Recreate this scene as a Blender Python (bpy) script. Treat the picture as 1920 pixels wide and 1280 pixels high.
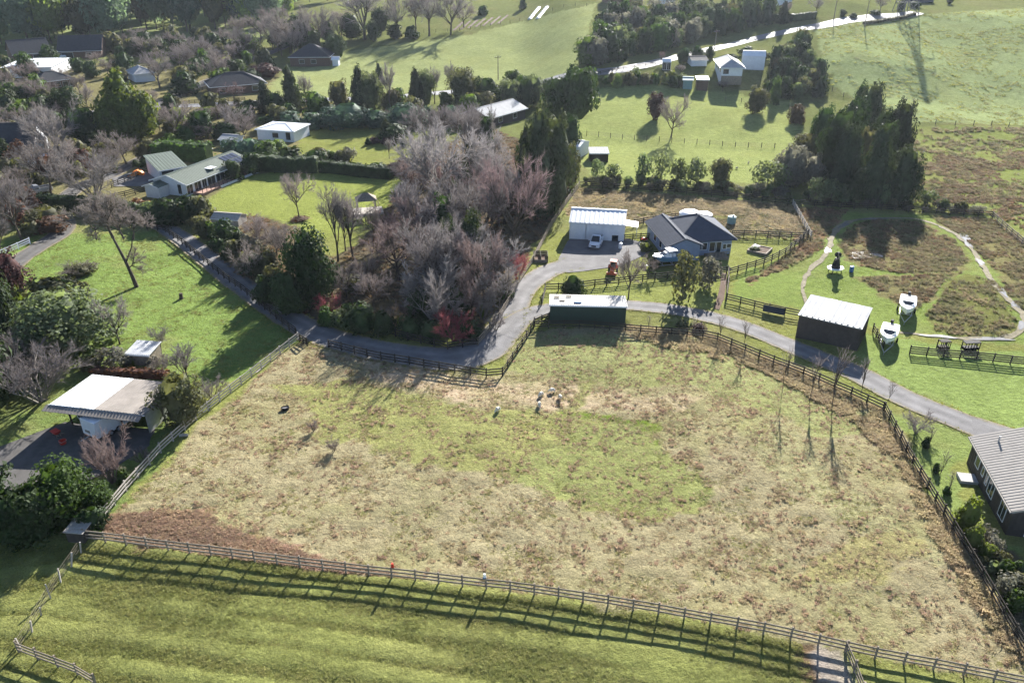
import bpy, bmesh, math, random
import numpy as np
from mathutils import Vector, Matrix

for o in list(bpy.data.objects): bpy.data.objects.remove(o)
sc = bpy.context.scene
COL = sc.collection
R = math.radians

# ------------------------------------------------------------------ camera, sky, sun, exposure
CAM_H, PITCH, F, CXP, CYP = 48.0, R(28.0), 1492.0, 960.0, 640.0
HAZE = .00006
SUN_AZ, SUN_EL = R(18.6), R(24.5)           # azimuth measured to the right of +Y (view direction)
cam_d = bpy.data.cameras.new('camera'); cam = bpy.data.objects.new('camera', cam_d); COL.objects.link(cam)
cam.location = (0, 0, CAM_H); cam.rotation_euler = (R(90) - PITCH, 0, 0)
cam_d.sensor_width = 36; cam_d.lens = 36 * F / 1920.0; cam_d.clip_start = 0.5; cam_d.clip_end = 8000
sc.camera = cam
W = bpy.data.worlds.new('World'); sc.world = W; W.use_nodes = True
nt = W.node_tree; bg = nt.nodes['Background']
sky = nt.nodes.new('ShaderNodeTexSky'); sky.sky_type = 'NISHITA'; sky.sun_disc = False
sky.sun_elevation = SUN_EL; sky.sun_rotation = SUN_AZ; sky.air_density = .6; sky.dust_density = .3
nt.links.new(sky.outputs[0], bg.inputs[0]); bg.inputs[1].default_value = 0.07
sl = bpy.data.lights.new('sun', 'SUN'); sun = bpy.data.objects.new('sun', sl); COL.objects.link(sun)
sl.energy = 5.0; sl.angle = R(0.55); sl.color = (1.0, 0.96, 0.90)
sdir = Vector((math.sin(SUN_AZ) * math.cos(SUN_EL), math.cos(SUN_AZ) * math.cos(SUN_EL), math.sin(SUN_EL)))
sun.rotation_euler = sdir.to_track_quat('Z', 'Y').to_euler(); sun.location = (60, 150, 120)
vs = sc.view_settings; vs.view_transform = 'Standard'; vs.look = 'None'; vs.exposure = 1.82; vs.gamma = 1.0
sc.cycles.use_denoising = True
sc.cycles.max_bounces = 6; sc.cycles.diffuse_bounces = 2; sc.cycles.transmission_bounces = 3
sc.cycles.transparent_max_bounces = 6; sc.cycles.volume_bounces = 0
sc.cycles.use_adaptive_sampling = True; sc.cycles.adaptive_threshold = 0.02

rnd = random.Random(7); rng = np.random.default_rng(11)

# ------------------------------------------------------------------ terrain and projection
def sstep(a, b, x):
    t = np.clip((x - a) / (b - a), 0, 1); return t * t * (3 - 2 * t)
def flat(px, py):
    a = PITCH - np.arctan((CYP - py) / F)
    cy = (CYP - py) / F; dy = math.cos(PITCH) + cy * math.sin(PITCH); dz = -math.sin(PITCH) + cy * math.cos(PITCH)
    t = CAM_H / -dz
    return ((px - CXP) / F * t, dy * t)
FENCE1 = [(160,1012),(330,1033),(480,1052),(640,1072),(830,1094),(960,1108),(1085,1127),(1220,1148),(1340,1170),(1450,1190),(1545,1212),(1650,1236),(1760,1256),(1920,1288)]
_f = np.array([flat(*p) for p in FENCE1])
_fx = np.concatenate([[-400], _f[:, 0], [400]]); _fy = np.concatenate([[_f[0, 1] + 2], _f[:, 1], [_f[-1, 1] - 12]])
def TZ(x, y):
    x = np.asarray(x, float); y = np.asarray(y, float)
    z = 0.22 * np.sin(x * .09 + 1.3) * np.sin(y * .075 + .4) + 0.10 * np.sin(x * .21 + y * .13) + .06 * np.sin(x * .4 - y * .33 + 2)
    z = z * sstep(20, 60, y)
    d = np.interp(x, _fx, _fy) - y
    z = z - 0.085 * np.clip(d - .4, 0, 40)
    # hill on the right
    u = (y - 212) * .94 + (x - 135) * .30
    u = np.minimum(u, 300.)
    ramp = np.where(u < 0, 0, np.where(u < 110, u * u / 30 / 2 * (u < 30) + (u >= 30) * (15 + (u - 30)), 95 + (u - 110) * .25)) * .165
    z = z + ramp * sstep(55, 125, x - (y - 200) * .10)
    # field below the hill house falls towards the viewer
    z = z + (2.5 * sstep(185, 230, y) + 5.5 * sstep(226, 266, y)) * sstep(0, 30, x) * (1 - sstep(100, 150, x))
    # gentle hill behind the road
    z = z + 11 * sstep(265, 430, y) * np.exp(-((x - 10) / 120.) ** 2)
    z = z + 12 * sstep(430, 900, y)
    return z
_ts = np.concatenate([np.linspace(20, 700, 2400), np.linspace(701, 4000, 900)])
def ray(px, py):
    cx = (px - CXP) / F; cy = (CYP - py) / F
    return np.array([cx, math.cos(PITCH) + cy * math.sin(PITCH), -math.sin(PITCH) + cy * math.cos(PITCH)])
def G(px, py):
    d = ray(px, py); p = d[None] * _ts[:, None]; z = p[:, 2] + CAM_H - TZ(p[:, 0], p[:, 1])
    i = int(np.argmax(z < 0)) or len(_ts) - 1
    lo, hi = _ts[i - 1], _ts[i]
    for _ in range(18):
        m = (lo + hi) / 2
        if m * d[2] + CAM_H - float(TZ(m * d[0], m * d[1])) < 0: hi = m
        else: lo = m
    x, y = hi * d[0], hi * d[1]
    return Vector((x, y, float(TZ(x, y))))
def proj(x, y, z):
    dz = z - CAM_H; dep = y * math.cos(PITCH) - dz * math.sin(PITCH); up = y * math.sin(PITCH) + dz * math.cos(PITCH)
    dep = np.where(dep < 4, np.nan, dep)
    return CXP + F * x / dep, CYP - F * up / dep
def ppm(p):                        # pixels per metre at a point
    return F / (p.y * math.cos(PITCH) - (p.z - CAM_H) * math.sin(PITCH))
def zat(p, py):                    # height above p whose image row is py
    cy = (CYP - py) / F; dy = math.cos(PITCH) + cy * math.sin(PITCH); dz = -math.sin(PITCH) + cy * math.cos(PITCH)
    return CAM_H + p.y / dy * dz - p.z
def pip(px, py, poly):
    ins = np.zeros(px.shape, bool); n = len(poly)
    with np.errstate(invalid='ignore', divide='ignore'):
        for i in range(n):
            x1, y1 = poly[i]; x2, y2 = poly[(i + 1) % n]
            c = ((y1 > py) != (y2 > py)) & (px < (x2 - x1) * (py - y1) / (y2 - y1 + 1e-12) + x1)
            ins ^= c
    return ins
def hgrid(seed, n=256):
    return np.random.default_rng(seed).random((n, n))
def vnoise(x, y, s, seed):
    g = hgrid(seed); n = g.shape[0]; x = x / s; y = y / s
    xi = np.floor(x).astype(int); yi = np.floor(y).astype(int); fx = x - xi; fy = y - yi
    fx = fx * fx * (3 - 2 * fx); fy = fy * fy * (3 - 2 * fy)
    a = g[xi % n, yi % n]; b = g[(xi + 1) % n, yi % n]; c = g[xi % n, (yi + 1) % n]; d = g[(xi + 1) % n, (yi + 1) % n]
    return (a * (1 - fx) + b * fx) * (1 - fy) + (c * (1 - fx) + d * fx) * fy

# ------------------------------------------------------------------ materials
MATS = {}
def mat(name, col, rough=.8, var=.15, scale=3., spec=.3, metal=0., transl=0., tcol=None, rand=0., bump=0., bscale=20., stretch=None, hue2=None):
    if name in MATS: return MATS[name]
    m = bpy.data.materials.new(name); m.use_nodes = True; MATS[name] = m
    n = m.node_tree.nodes; L = m.node_tree.links; b = n['Principled BSDF']; out = n['Material Output']
    b.inputs['Roughness'].default_value = rough; b.inputs['Metallic'].default_value = metal
    b.inputs['Specular IOR Level'].default_value = spec
    geo = n.new('ShaderNodeNewGeometry'); mp = n.new('ShaderNodeMapping'); L.new(geo.outputs['Position'], mp.inputs['Vector'])
    if stretch: mp.inputs['Scale'].default_value = stretch
    nz = n.new('ShaderNodeTexNoise'); nz.inputs['Scale'].default_value = scale; nz.inputs['Detail'].default_value = 6; nz.inputs['Roughness'].default_value = .65
    L.new(mp.outputs[0], nz.inputs['Vector'])
    mx = n.new('ShaderNodeMix'); mx.data_type = 'RGBA'
    c = Vector(col); c2 = Vector(hue2) if hue2 else c
    mx.inputs[6].default_value = (*(c * (1 - var)), 1); mx.inputs[7].default_value = (*(c2 * (1 + var)), 1)
    rmp = n.new('ShaderNodeMapRange'); rmp.inputs[1].default_value = .32; rmp.inputs[2].default_value = .68
    L.new(nz.outputs[0], rmp.inputs[0]); L.new(rmp.outputs[0], mx.inputs[0])
    cs = mx.outputs[2]
    if rand:
        oi = n.new('ShaderNodeObjectInfo'); hs = n.new('ShaderNodeHueSaturation')
        mr = n.new('ShaderNodeMapRange'); mr.inputs[3].default_value = 1 - rand; mr.inputs[4].default_value = 1 + rand
        L.new(oi.outputs['Random'], mr.inputs[0]); L.new(mr.outputs[0], hs.inputs['Value'])
        m2 = n.new('ShaderNodeMath'); m2.operation = 'MULTIPLY'; m2.inputs[1].default_value = 7.31; L.new(oi.outputs['Random'], m2.inputs[0])
        m3 = n.new('ShaderNodeMath'); m3.operation = 'FRACT'; L.new(m2.outputs[0], m3.inputs[0])
        mh = n.new('ShaderNodeMapRange'); mh.inputs[3].default_value = .5 - rand * .07; mh.inputs[4].default_value = .5 + rand * .07
        L.new(m3.outputs[0], mh.inputs[0]); L.new(mh.outputs[0], hs.inputs['Hue'])
        L.new(cs, hs.inputs['Color']); cs = hs.outputs[0]
    L.new(cs, b.inputs['Base Color'])
    if bump:
        bn = n.new('ShaderNodeTexNoise'); bn.inputs['Scale'].default_value = bscale; bn.inputs['Detail'].default_value = 4
        L.new(mp.outputs[0], bn.inputs['Vector']); bp = n.new('ShaderNodeBump'); bp.inputs['Strength'].default_value = bump; bp.inputs['Distance'].default_value = .1
        L.new(bn.outputs[0], bp.inputs['Height']); L.new(bp.outputs[0], b.inputs['Normal'])
    if transl:
        t = n.new('ShaderNodeBsdfTranslucent'); ms = n.new('ShaderNodeMixShader'); ms.inputs[0].default_value = transl
        if tcol:
            mm = n.new('ShaderNodeMix'); mm.data_type = 'RGBA'; mm.blend_type = 'MULTIPLY'; mm.inputs[0].default_value = 1
            L.new(cs, mm.inputs[6]); mm.inputs[7].default_value = (*tcol, 1); L.new(mm.outputs[2], t.inputs[0])
        else: L.new(cs, t.inputs[0])
        L.new(b.outputs[0], ms.inputs[1]); L.new(t.outputs[0], ms.inputs[2]); L.new(ms.outputs[0], out.inputs[0])
    return m
mat('white_paint', (.78,.79,.80), .5, .05, 2); mat('white_steel', (.70,.72,.74), .5, .08, 1.2, .3)
mat('pale_steel', (.34,.345,.35), .75, .15, 1.0, .1, 0.); mat('grey_steel', (.24,.215,.19), .8, .18, .9, .15)
mat('dark_green_steel', (.02,.045,.032), .6, .15, 2); mat('green_roof', (.10,.125,.095), .6, .12, 1.2)
mat('dark_roof', (.05,.052,.058), .8, .2, 1.5, .1); mat('slate_blue_roof', (.062,.072,.095), .8, .15, 1.5, .1)
mat('blue_grey_wall', (.22,.275,.38), .7, .1, 2); mat('brown_wall', (.055,.046,.04), .75, .2, 2); mat('taupe_roof', (.27,.25,.225), .8, .1, 1, .15)
mat('white_wall', (.66,.68,.70), .7, .06, 2); mat('brick_wall', (.12,.075,.055), .85, .25, 3); mat('teal_steel', (.17,.28,.27), .6, .1, 2)
mat('glass_dark', (.02,.025,.03), .08, .1, 1, .6); mat('timber_weathered', (.235,.195,.15), .85, .3, 4, .2); mat('timber_dark', (.040,.034,.027), .85, .3, 4, .2)
mat('timber_pale', (.36,.33,.29), .85, .2, 4, .2); mat('concrete', (.40,.39,.37), .9, .2, 2); mat('pylon_steel', (.10,.105,.11), .7, .2, 2); mat('galv', (.42,.43,.44), .4, .2, 2, .5, .4)
mat('rusty_white_sheet', (.46,.445,.41), .8, .35, 1.6, .1); mat('rubber', (.012,.012,.012), .9, .1); mat('black_metal', (.015,.015,.017), .7, .1, 3, .1)
mat('red_plastic', (.55,.045,.025), .5, .1); mat('orange_paint', (.62,.13,.06), .5, .15); mat('orange_bright', (.9,.25,.03), .5, .1); mat('blue_plastic', (.05,.14,.33), .5, .1)
mat('car_white', (.75,.77,.80), .25, .03, 1, .6); mat('car_silver', (.30,.31,.32), .3, .05, 1, .6, .3); mat('gelcoat', (.80,.80,.80), .3, .03, 1, .5)
mat('boat_blue', (.10,.22,.35), .3, .05); mat('solar', (.03,.04,.07), .3, .1); mat('wool', (.62,.58,.49), 1., .15, 8); mat('sheep_face', (.45,.42,.36), .9, .1)
mat('bark', (.085,.068,.055), .95, .25, 5, .1, rand=.2); mat('bark_pale', (.20,.18,.16), .95, .25, 5, .1, rand=.15); mat('soil', (.10,.065,.045), 1., .3, 3)
mat('deck_wood', (.33,.20,.15), .8, .2, 3); mat('tyre_fence_blue', (.02,.035,.06), .6, .15)
mat('twig_grey', (.215,.19,.18), .9, .2, 3, .1, transl=.25, rand=.22); mat('twig_brown', (.245,.208,.188), .9, .2, 3, .1, transl=.25, rand=.22)
mat('twig_pink', (.215,.158,.15), .9, .2, 3, .1, transl=.25, rand=.2); mat('twig_red', (.33,.10,.105), .8, .2, 3, .2, transl=.3, rand=.12)
mat('twig_pale', (.29,.265,.255), .9, .2, 3, .1, transl=.3, rand=.15)
LT = dict(rough=.7, var=.4, scale=.9, spec=.12, rand=.25)
mat('leaf_dark', (.035,.055,.022), transl=.22, tcol=(1.3,1.5,.6), **LT); mat('leaf_green', (.055,.088,.026), transl=.35, tcol=(1.4,1.5,.6), **LT)
mat('leaf_pale', (.115,.14,.075), transl=.4, tcol=(1.3,1.35,.8), **LT); mat('leaf_olive', (.095,.095,.05), transl=.35, tcol=(1.3,1.3,.7), **LT)
mat('leaf_grey', (.15,.145,.115), transl=.4, tcol=(1.2,1.2,1.), **LT); mat('leaf_light', (.13,.16,.045), transl=.4, tcol=(1.3,1.4,.5), **LT)
mat('leaf_conifer', (.042,.056,.03), transl=.2, tcol=(1.4,1.4,.5), **LT); mat('leaf_bronze', (.075,.052,.026), transl=.3, **LT); mat('leaf_gold', (.075,.095,.028), transl=.35, tcol=(1.6,1.5,.4), **LT)
mat('leaf_wood', (.145,.19,.07), transl=.5, tcol=(1.4,1.5,.6), **LT); mat('leaf_blue', (.15,.20,.14), transl=.5, tcol=(1.2,1.3,.8), **LT); mat('leaf_teal', (.06,.10,.068), transl=.3, tcol=(1.2,1.3,.9), **LT); mat('leaf_rust', (.125,.068,.045), transl=.35, tcol=(1.3,1.,.6), **LT); mat('leaf_purple', (.06,.03,.028), transl=.3, **LT)
mat('blade_dry', (.47,.365,.225), rough=.8, var=.15, scale=.35, spec=.1, transl=.5, rand=.18, hue2=(.44,.365,.205))
mat('blade_brown', (.43,.305,.22), rough=.85, var=.2, scale=.25, spec=.1, transl=.5, rand=.25, hue2=(.41,.30,.20))
mat('blade_green', (.25,.275,.085), rough=.7, var=.2, scale=.3, spec=.1, transl=.5, tcol=(1.2,1.2,.6), rand=.2, hue2=(.285,.275,.105))
mat('blade_bracken', (.27,.17,.115), rough=.85, var=.25, scale=.25, spec=.05, transl=.4, rand=.3, hue2=(.25,.19,.10)); mat('blade_rush', (.17,.185,.08), rough=.7, var=.25, scale=.3, spec=.1, transl=.45, rand=.3, hue2=(.26,.20,.12))

# ------------------------------------------------------------------ mesh builder
class MB:
    def __init__(s): s.v = []; s.f = []
    def add(s, vs, fs):
        o = len(s.v); s.v += [tuple(v) for v in vs]; s.f += [tuple(o + i for i in f) for f in fs]; return s
    def box(s, a, b):
        x0,y0,z0 = a; x1,y1,z1 = b
        return s.add([(x0,y0,z0),(x1,y0,z0),(x1,y1,z0),(x0,y1,z0),(x0,y0,z1),(x1,y0,z1),(x1,y1,z1),(x0,y1,z1)],
                     [(0,3,2,1),(4,5,6,7),(0,1,5,4),(1,2,6,5),(2,3,7,6),(3,0,4,7)])
    def bar(s, p, q, w, h=None, up=(0,0,1)):
        p = Vector(p); q = Vector(q); h = h or w; d = (q - p).normalized(); up = Vector(up)
        if abs(d.dot(up)) > .98: up = Vector((0, 1, 0))
        r = d.cross(up).normalized(); u = r.cross(d)
        c = [(-1,-1),(1,-1),(1,1),(-1,1)]
        vs = [p + r * (a * w / 2) + u * (b * h / 2) for a, b in c] + [q + r * (a * w / 2) + u * (b * h / 2) for a, b in c]
        return s.add(vs, [(0,3,2,1),(4,5,6,7),(0,1,5,4),(1,2,6,5),(2,3,7,6),(3,0,4,7)])
    def tube(s, pts, rad, n=8, cap=True):
        pts = [Vector(p) for p in pts]; o = len(s.v); rr = rad if isinstance(rad, (list, tuple)) else [rad] * len(pts)
        for i, p in enumerate(pts):
            d = (pts[min(i + 1, len(pts) - 1)] - pts[max(i - 1, 0)]).normalized(); a = Vector((1, 0, 0)) if abs(d.x) < .9 else Vector((0, 1, 0))
            r = d.cross(a).normalized(); u = d.cross(r)
            for k in range(n):
                t = 2 * math.pi * k / n; s.v.append(tuple(p + (r * math.cos(t) + u * math.sin(t)) * rr[i]))
        for i in range(len(pts) - 1):
            for k in range(n): a = o + i * n + k; b = o + i * n + (k + 1) % n; s.f.append((a, b, b + n, a + n))
        if cap: s.f.append(tuple(o + k for k in range(n))[::-1]); s.f.append(tuple(o + (len(pts) - 1) * n + k for k in range(n)))
        return s
    def loft(s, rings, cap=True):
        o = len(s.v); n = len(rings[0])
        for r in rings: s.v += [tuple(p) for p in r]
        for i in range(len(rings) - 1):
            for k in range(n): a = o + i * n + k; b = o + i * n + (k + 1) % n; s.f.append((a, b, b + n, a + n))
        if cap: s.f.append(tuple(o + k for k in range(n))[::-1]); s.f.append(tuple(o + (len(rings) - 1) * n + k for k in range(n)))
        return s
    def slab(s, p00, p10, p11, p01, th=.06, ribs=0, rh=.028):
        """roof sheet: u from p00 to p10, v from p00 to p01; trapezoid ribs run along v"""
        P = [Vector(p) for p in (p00, p10, p11, p01)]
        nrm = (P[1] - P[0]).cross(P[3] - P[0]).normalized()
        if nrm.z < 0: nrm = -nrm
        us = [0.]; hs = [0.]
        if ribs:
            for k in range(ribs):
                c = (k + .5) / ribs; w = .5 / ribs
                for a, h in ((-.5, 0), (-.28, rh), (.28, rh), (.5, 0)): us.append(c + a * w); hs.append(h)
        us.append(1.); hs.append(0.)
        m = len(us); top0 = []; top1 = []; b0 = []; b1 = []
        for u, h in zip(us, hs):
            a = P[0].lerp(P[1], u); b = P[3].lerp(P[2], u)
            top0.append(a + nrm * h); top1.append(b + nrm * h); b0.append(a - nrm * th); b1.append(b - nrm * th)
        o = len(s.v); s.v += [tuple(p) for p in top0 + top1 + b0 + b1]
        for i in range(m - 1):
            s.f.append((o+i, o+i+1, o+m+i+1, o+m+i)); s.f.append((o+2*m+i+1, o+2*m+i, o+3*m+i, o+3*m+i+1))
            s.f.append((o+i+1, o+i, o+2*m+i, o+2*m+i+1)); s.f.append((o+m+i, o+m+i+1, o+3*m+i+1, o+3*m+i))
        s.f.append((o, o+m, o+3*m, o+2*m)); s.f.append((o+m-1, o+3*m-1, o+4*m-1, o+2*m-1)); return s
    def mesh(s, name):
        me = bpy.data.meshes.new(name); me.from_pydata(s.v, [], s.f); me.update(); return me
    def build(s, name, m, parent=None, smooth=False):
        me = s.mesh(name); me.materials.append(MATS[m] if isinstance(m, str) else m)
        if smooth: me.polygons.foreach_set('use_smooth', [True] * len(me.polygons))
        return link(name, me, parent)
def link(name, me, parent=None):
    o = bpy.data.objects.new(name, me); COL.objects.link(o)
    if parent is not None: o.parent = parent
    return o
def tag(o, label=None, cat=None, group=None, kind=None):
    if label: o['label'] = label
    if cat: o['category'] = cat
    if group: o['group'] = group
    if kind: o['kind'] = kind
    return o
def thing(name, label, cat, loc=(0,0,0), rz=0, group=None):
    o = link(name, None); o.location = loc; o.rotation_euler = (0, 0, rz); return tag(o, label, cat, group)
def copy_tree(o, parent=None):
    c = o.copy(); COL.objects.link(c); c.parent = parent
    for ch in o.children: copy_tree(ch, c)
    return c
# ------------------------------------------------------------------ ground sheet with zones
LAWN = (.195,.222,.060); PAST = (.175,.185,.07); TAN = (.258,.224,.130); PINK = (.385,.30,.20); FRONT = (.180,.192,.060); ROUGHB = (.17,.155,.07); TREE_SOIL = (.11,.09,.06)  # the last colour is the dark brown soil under trees
PADDOCK = [(165,1006),(560,632),(615,648),(720,672),(940,702),(990,622),(1040,612),(1190,612),(1330,626),(1420,660),(1540,708),(1652,762),(1760,955),(1930,1230),(1930,1290),(1650,1236),(1450,1190),(1220,1148),(960,1108),(640,1072),(330,1033)]
WETLAND = [(1370,520),(1470,480),(1520,400),(1700,402),(1860,408),(1990,500),(1990,660),(1850,645),(1700,625),(1640,610),(1500,580),(1370,555)]
ZONES = [ # polygon, colour, relief
 ([(-400,-300),(2400,-300),(2400,260),(-400,260)], (.135,.15,.055), .05),
 ([(-300,-20),(520,-20),(520,70),(-300,95)], (.19,.22,.09), .05),
 ([(-300,120),(480,120),(640,190),(640,330),(480,420),(-300,420)], (.16,.145,.07), .03),
 ([(440,330),(560,318),(740,325),(765,350),(740,400),(690,420),(600,450),(520,460),(440,440),(360,420),(400,370)], LAWN, .0),
 ([(560,240),(640,235),(760,232),(760,290),(700,320),(560,300)], (.17,.185,.055), .0),
 ([(480,190),(560,110),(880,65),(1120,5),(1105,50),(1075,150),(900,160),(620,190)], (.225,.25,.105), .02),
 ([(1090,165),(1250,160),(1480,190),(1500,240),(1480,330),(1420,345),(1100,330),(1060,250)], (.225,.255,.09), .0),
 ([(1530,55),(1640,35),(1920,15),(2300,5),(2300,240),(1920,235),(1700,228),(1560,160)], (.235,.275,.12), .05),
 ([(1700,236),(2300,240),(2300,480),(1940,480),(1860,408),(1700,395)], (.175,.20,.062), .06),
 ([(1085,352),(1500,385),(1515,440),(1365,440),(1330,405),(1180,420),(1060,400)], (.245,.19,.095), .08),
 ([(1200,400),(1340,398),(1500,440),(1500,450),(1370,448),(1200,420)], (.17,.17,.06), .05),
 ([(60,445),(290,432),(330,450),(545,600),(560,628),(430,712),(330,760),(180,690),(-200,720),(-200,480)], (.145,.20,.055), .03),
 ([(-300,700),(170,690),(330,700),(370,780),(230,930),(160,1005),(-300,1005)], (.13,.175,.052), .02),
 ([(380,420),(470,400),(560,430),(660,560),(600,600),(500,560),(400,480)], TREE_SOIL, .05),
 ([(700,430),(760,330),(900,230),(1060,300),(1080,350),(1000,460),(930,590),(890,640),(780,628),(640,590),(560,560),(560,480),(640,480)], TREE_SOIL, .05),
 (PADDOCK, TAN, .09),
 ([(165,1006),(190,970),(370,955),(450,1000),(560,1035),(720,1078),(640,1072),(330,1033)], (.25,.155,.11), .06),
 ([(520,720),(650,715),(860,762),(1080,770),(1220,800),(1290,870),(1340,930),(1300,968),(1100,955),(980,905),(800,880),(640,830),(560,760)], (.225,.225,.085), .08),
 ([(1000,620),(1300,640),(1560,735),(1660,800),(1560,830),(1480,790),(1300,725),(1060,715),(950,690)], (.225,.232,.10), .05),
 ([(620,660),(800,690),(960,720),(1100,728),(1330,750),(1300,772),(1080,764),(860,750),(700,715)], PINK, .06),
 ([(1100,720),(1130,720),(1095,775),(1085,850),(1060,850),(1075,775)], (.25,.245,.10), .0),
 ([(1040,770),(1225,795),(1262,850),(1345,925),(1330,935),(1250,870),(1205,805),(1060,782)], (.12,.17,.028), .02),
 ([(1085,800),(1220,803),(1270,855),(1345,928),(1320,958),(1200,952),(1060,932),(960,900),(1000,850)], (.202,.215,.08), .07),
 ([(1340,760),(1500,800),(1560,900),(1760,1000),(1740,1060),(1500,930),(1400,850)], (.265,.245,.13), .05),
 ([(1630,1010),(1700,985),(1720,1040),(1640,1100),(1480,1080),(1500,1040)], (.27,.24,.11), .03),
 ([(1505,1204),(1585,1222),(1614,1300),(1540,1300)], (.34,.29,.24), .02),
 ([(1480,1195),(1508,1204),(1545,1300),(1490,1300)], (.20,.14,.085), .02),
 (WETLAND, (.165,.21,.06), .02),
 ([(1590,425),(1640,412),(1720,415),(1790,450),(1815,490),(1790,508),(1690,512),(1610,500),(1575,462)], ROUGHB, .10),
 ([(1610,520),(1790,512),(1720,580),(1690,572)], ROUGHB, .10),
 ([(1735,590),(1800,510),(1870,530),(1910,600),(1880,632),(1760,625)], (.14,.145,.05), .08),
 ([(1740,405),(1860,410),(1990,500),(1990,640),(1910,580),(1860,500),(1800,440)], ROUGHB, .10),
 ([(1500,390),(1590,395),(1560,430),(1540,470),(1460,510),(1390,530),(1460,490),(1510,440)], (.18,.12,.07), .10),
 ([(1600,640),(1640,625),(1800,650),(2100,690),(2100,860),(1900,840),(1760,770),(1600,710)], (.175,.225,.07), .0),
 ([(1665,765),(1760,790),(1850,850),(1810,880),(1820,1000),(1900,1010),(1950,1230),(1900,1180),(1770,955)], (.175,.22,.07), .0),
 ([(1790,960),(1850,990),(1920,1050),(1960,1230),(1930,1230),(1810,1010)], (.11,.09,.055), .04),
 ([(1030,545),(1100,540),(1350,518),(1358,590),(1200,565),(1180,562),(1030,562)], (.195,.215,.068), .0),
 ([(1375,450),(1500,447),(1480,475),(1365,505),(1350,500),(1360,470)], (.205,.22,.07), .0),
 ([(1175,580),(1300,598),(1460,655),(1420,655),(1330,622),(1180,608)], (.16,.165,.06), .02),
]
def axis(segs):
    a = []
    for lo, hi, st in segs: a += list(np.arange(lo, hi, st))
    return np.array(a + [segs[-1][1]])
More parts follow.
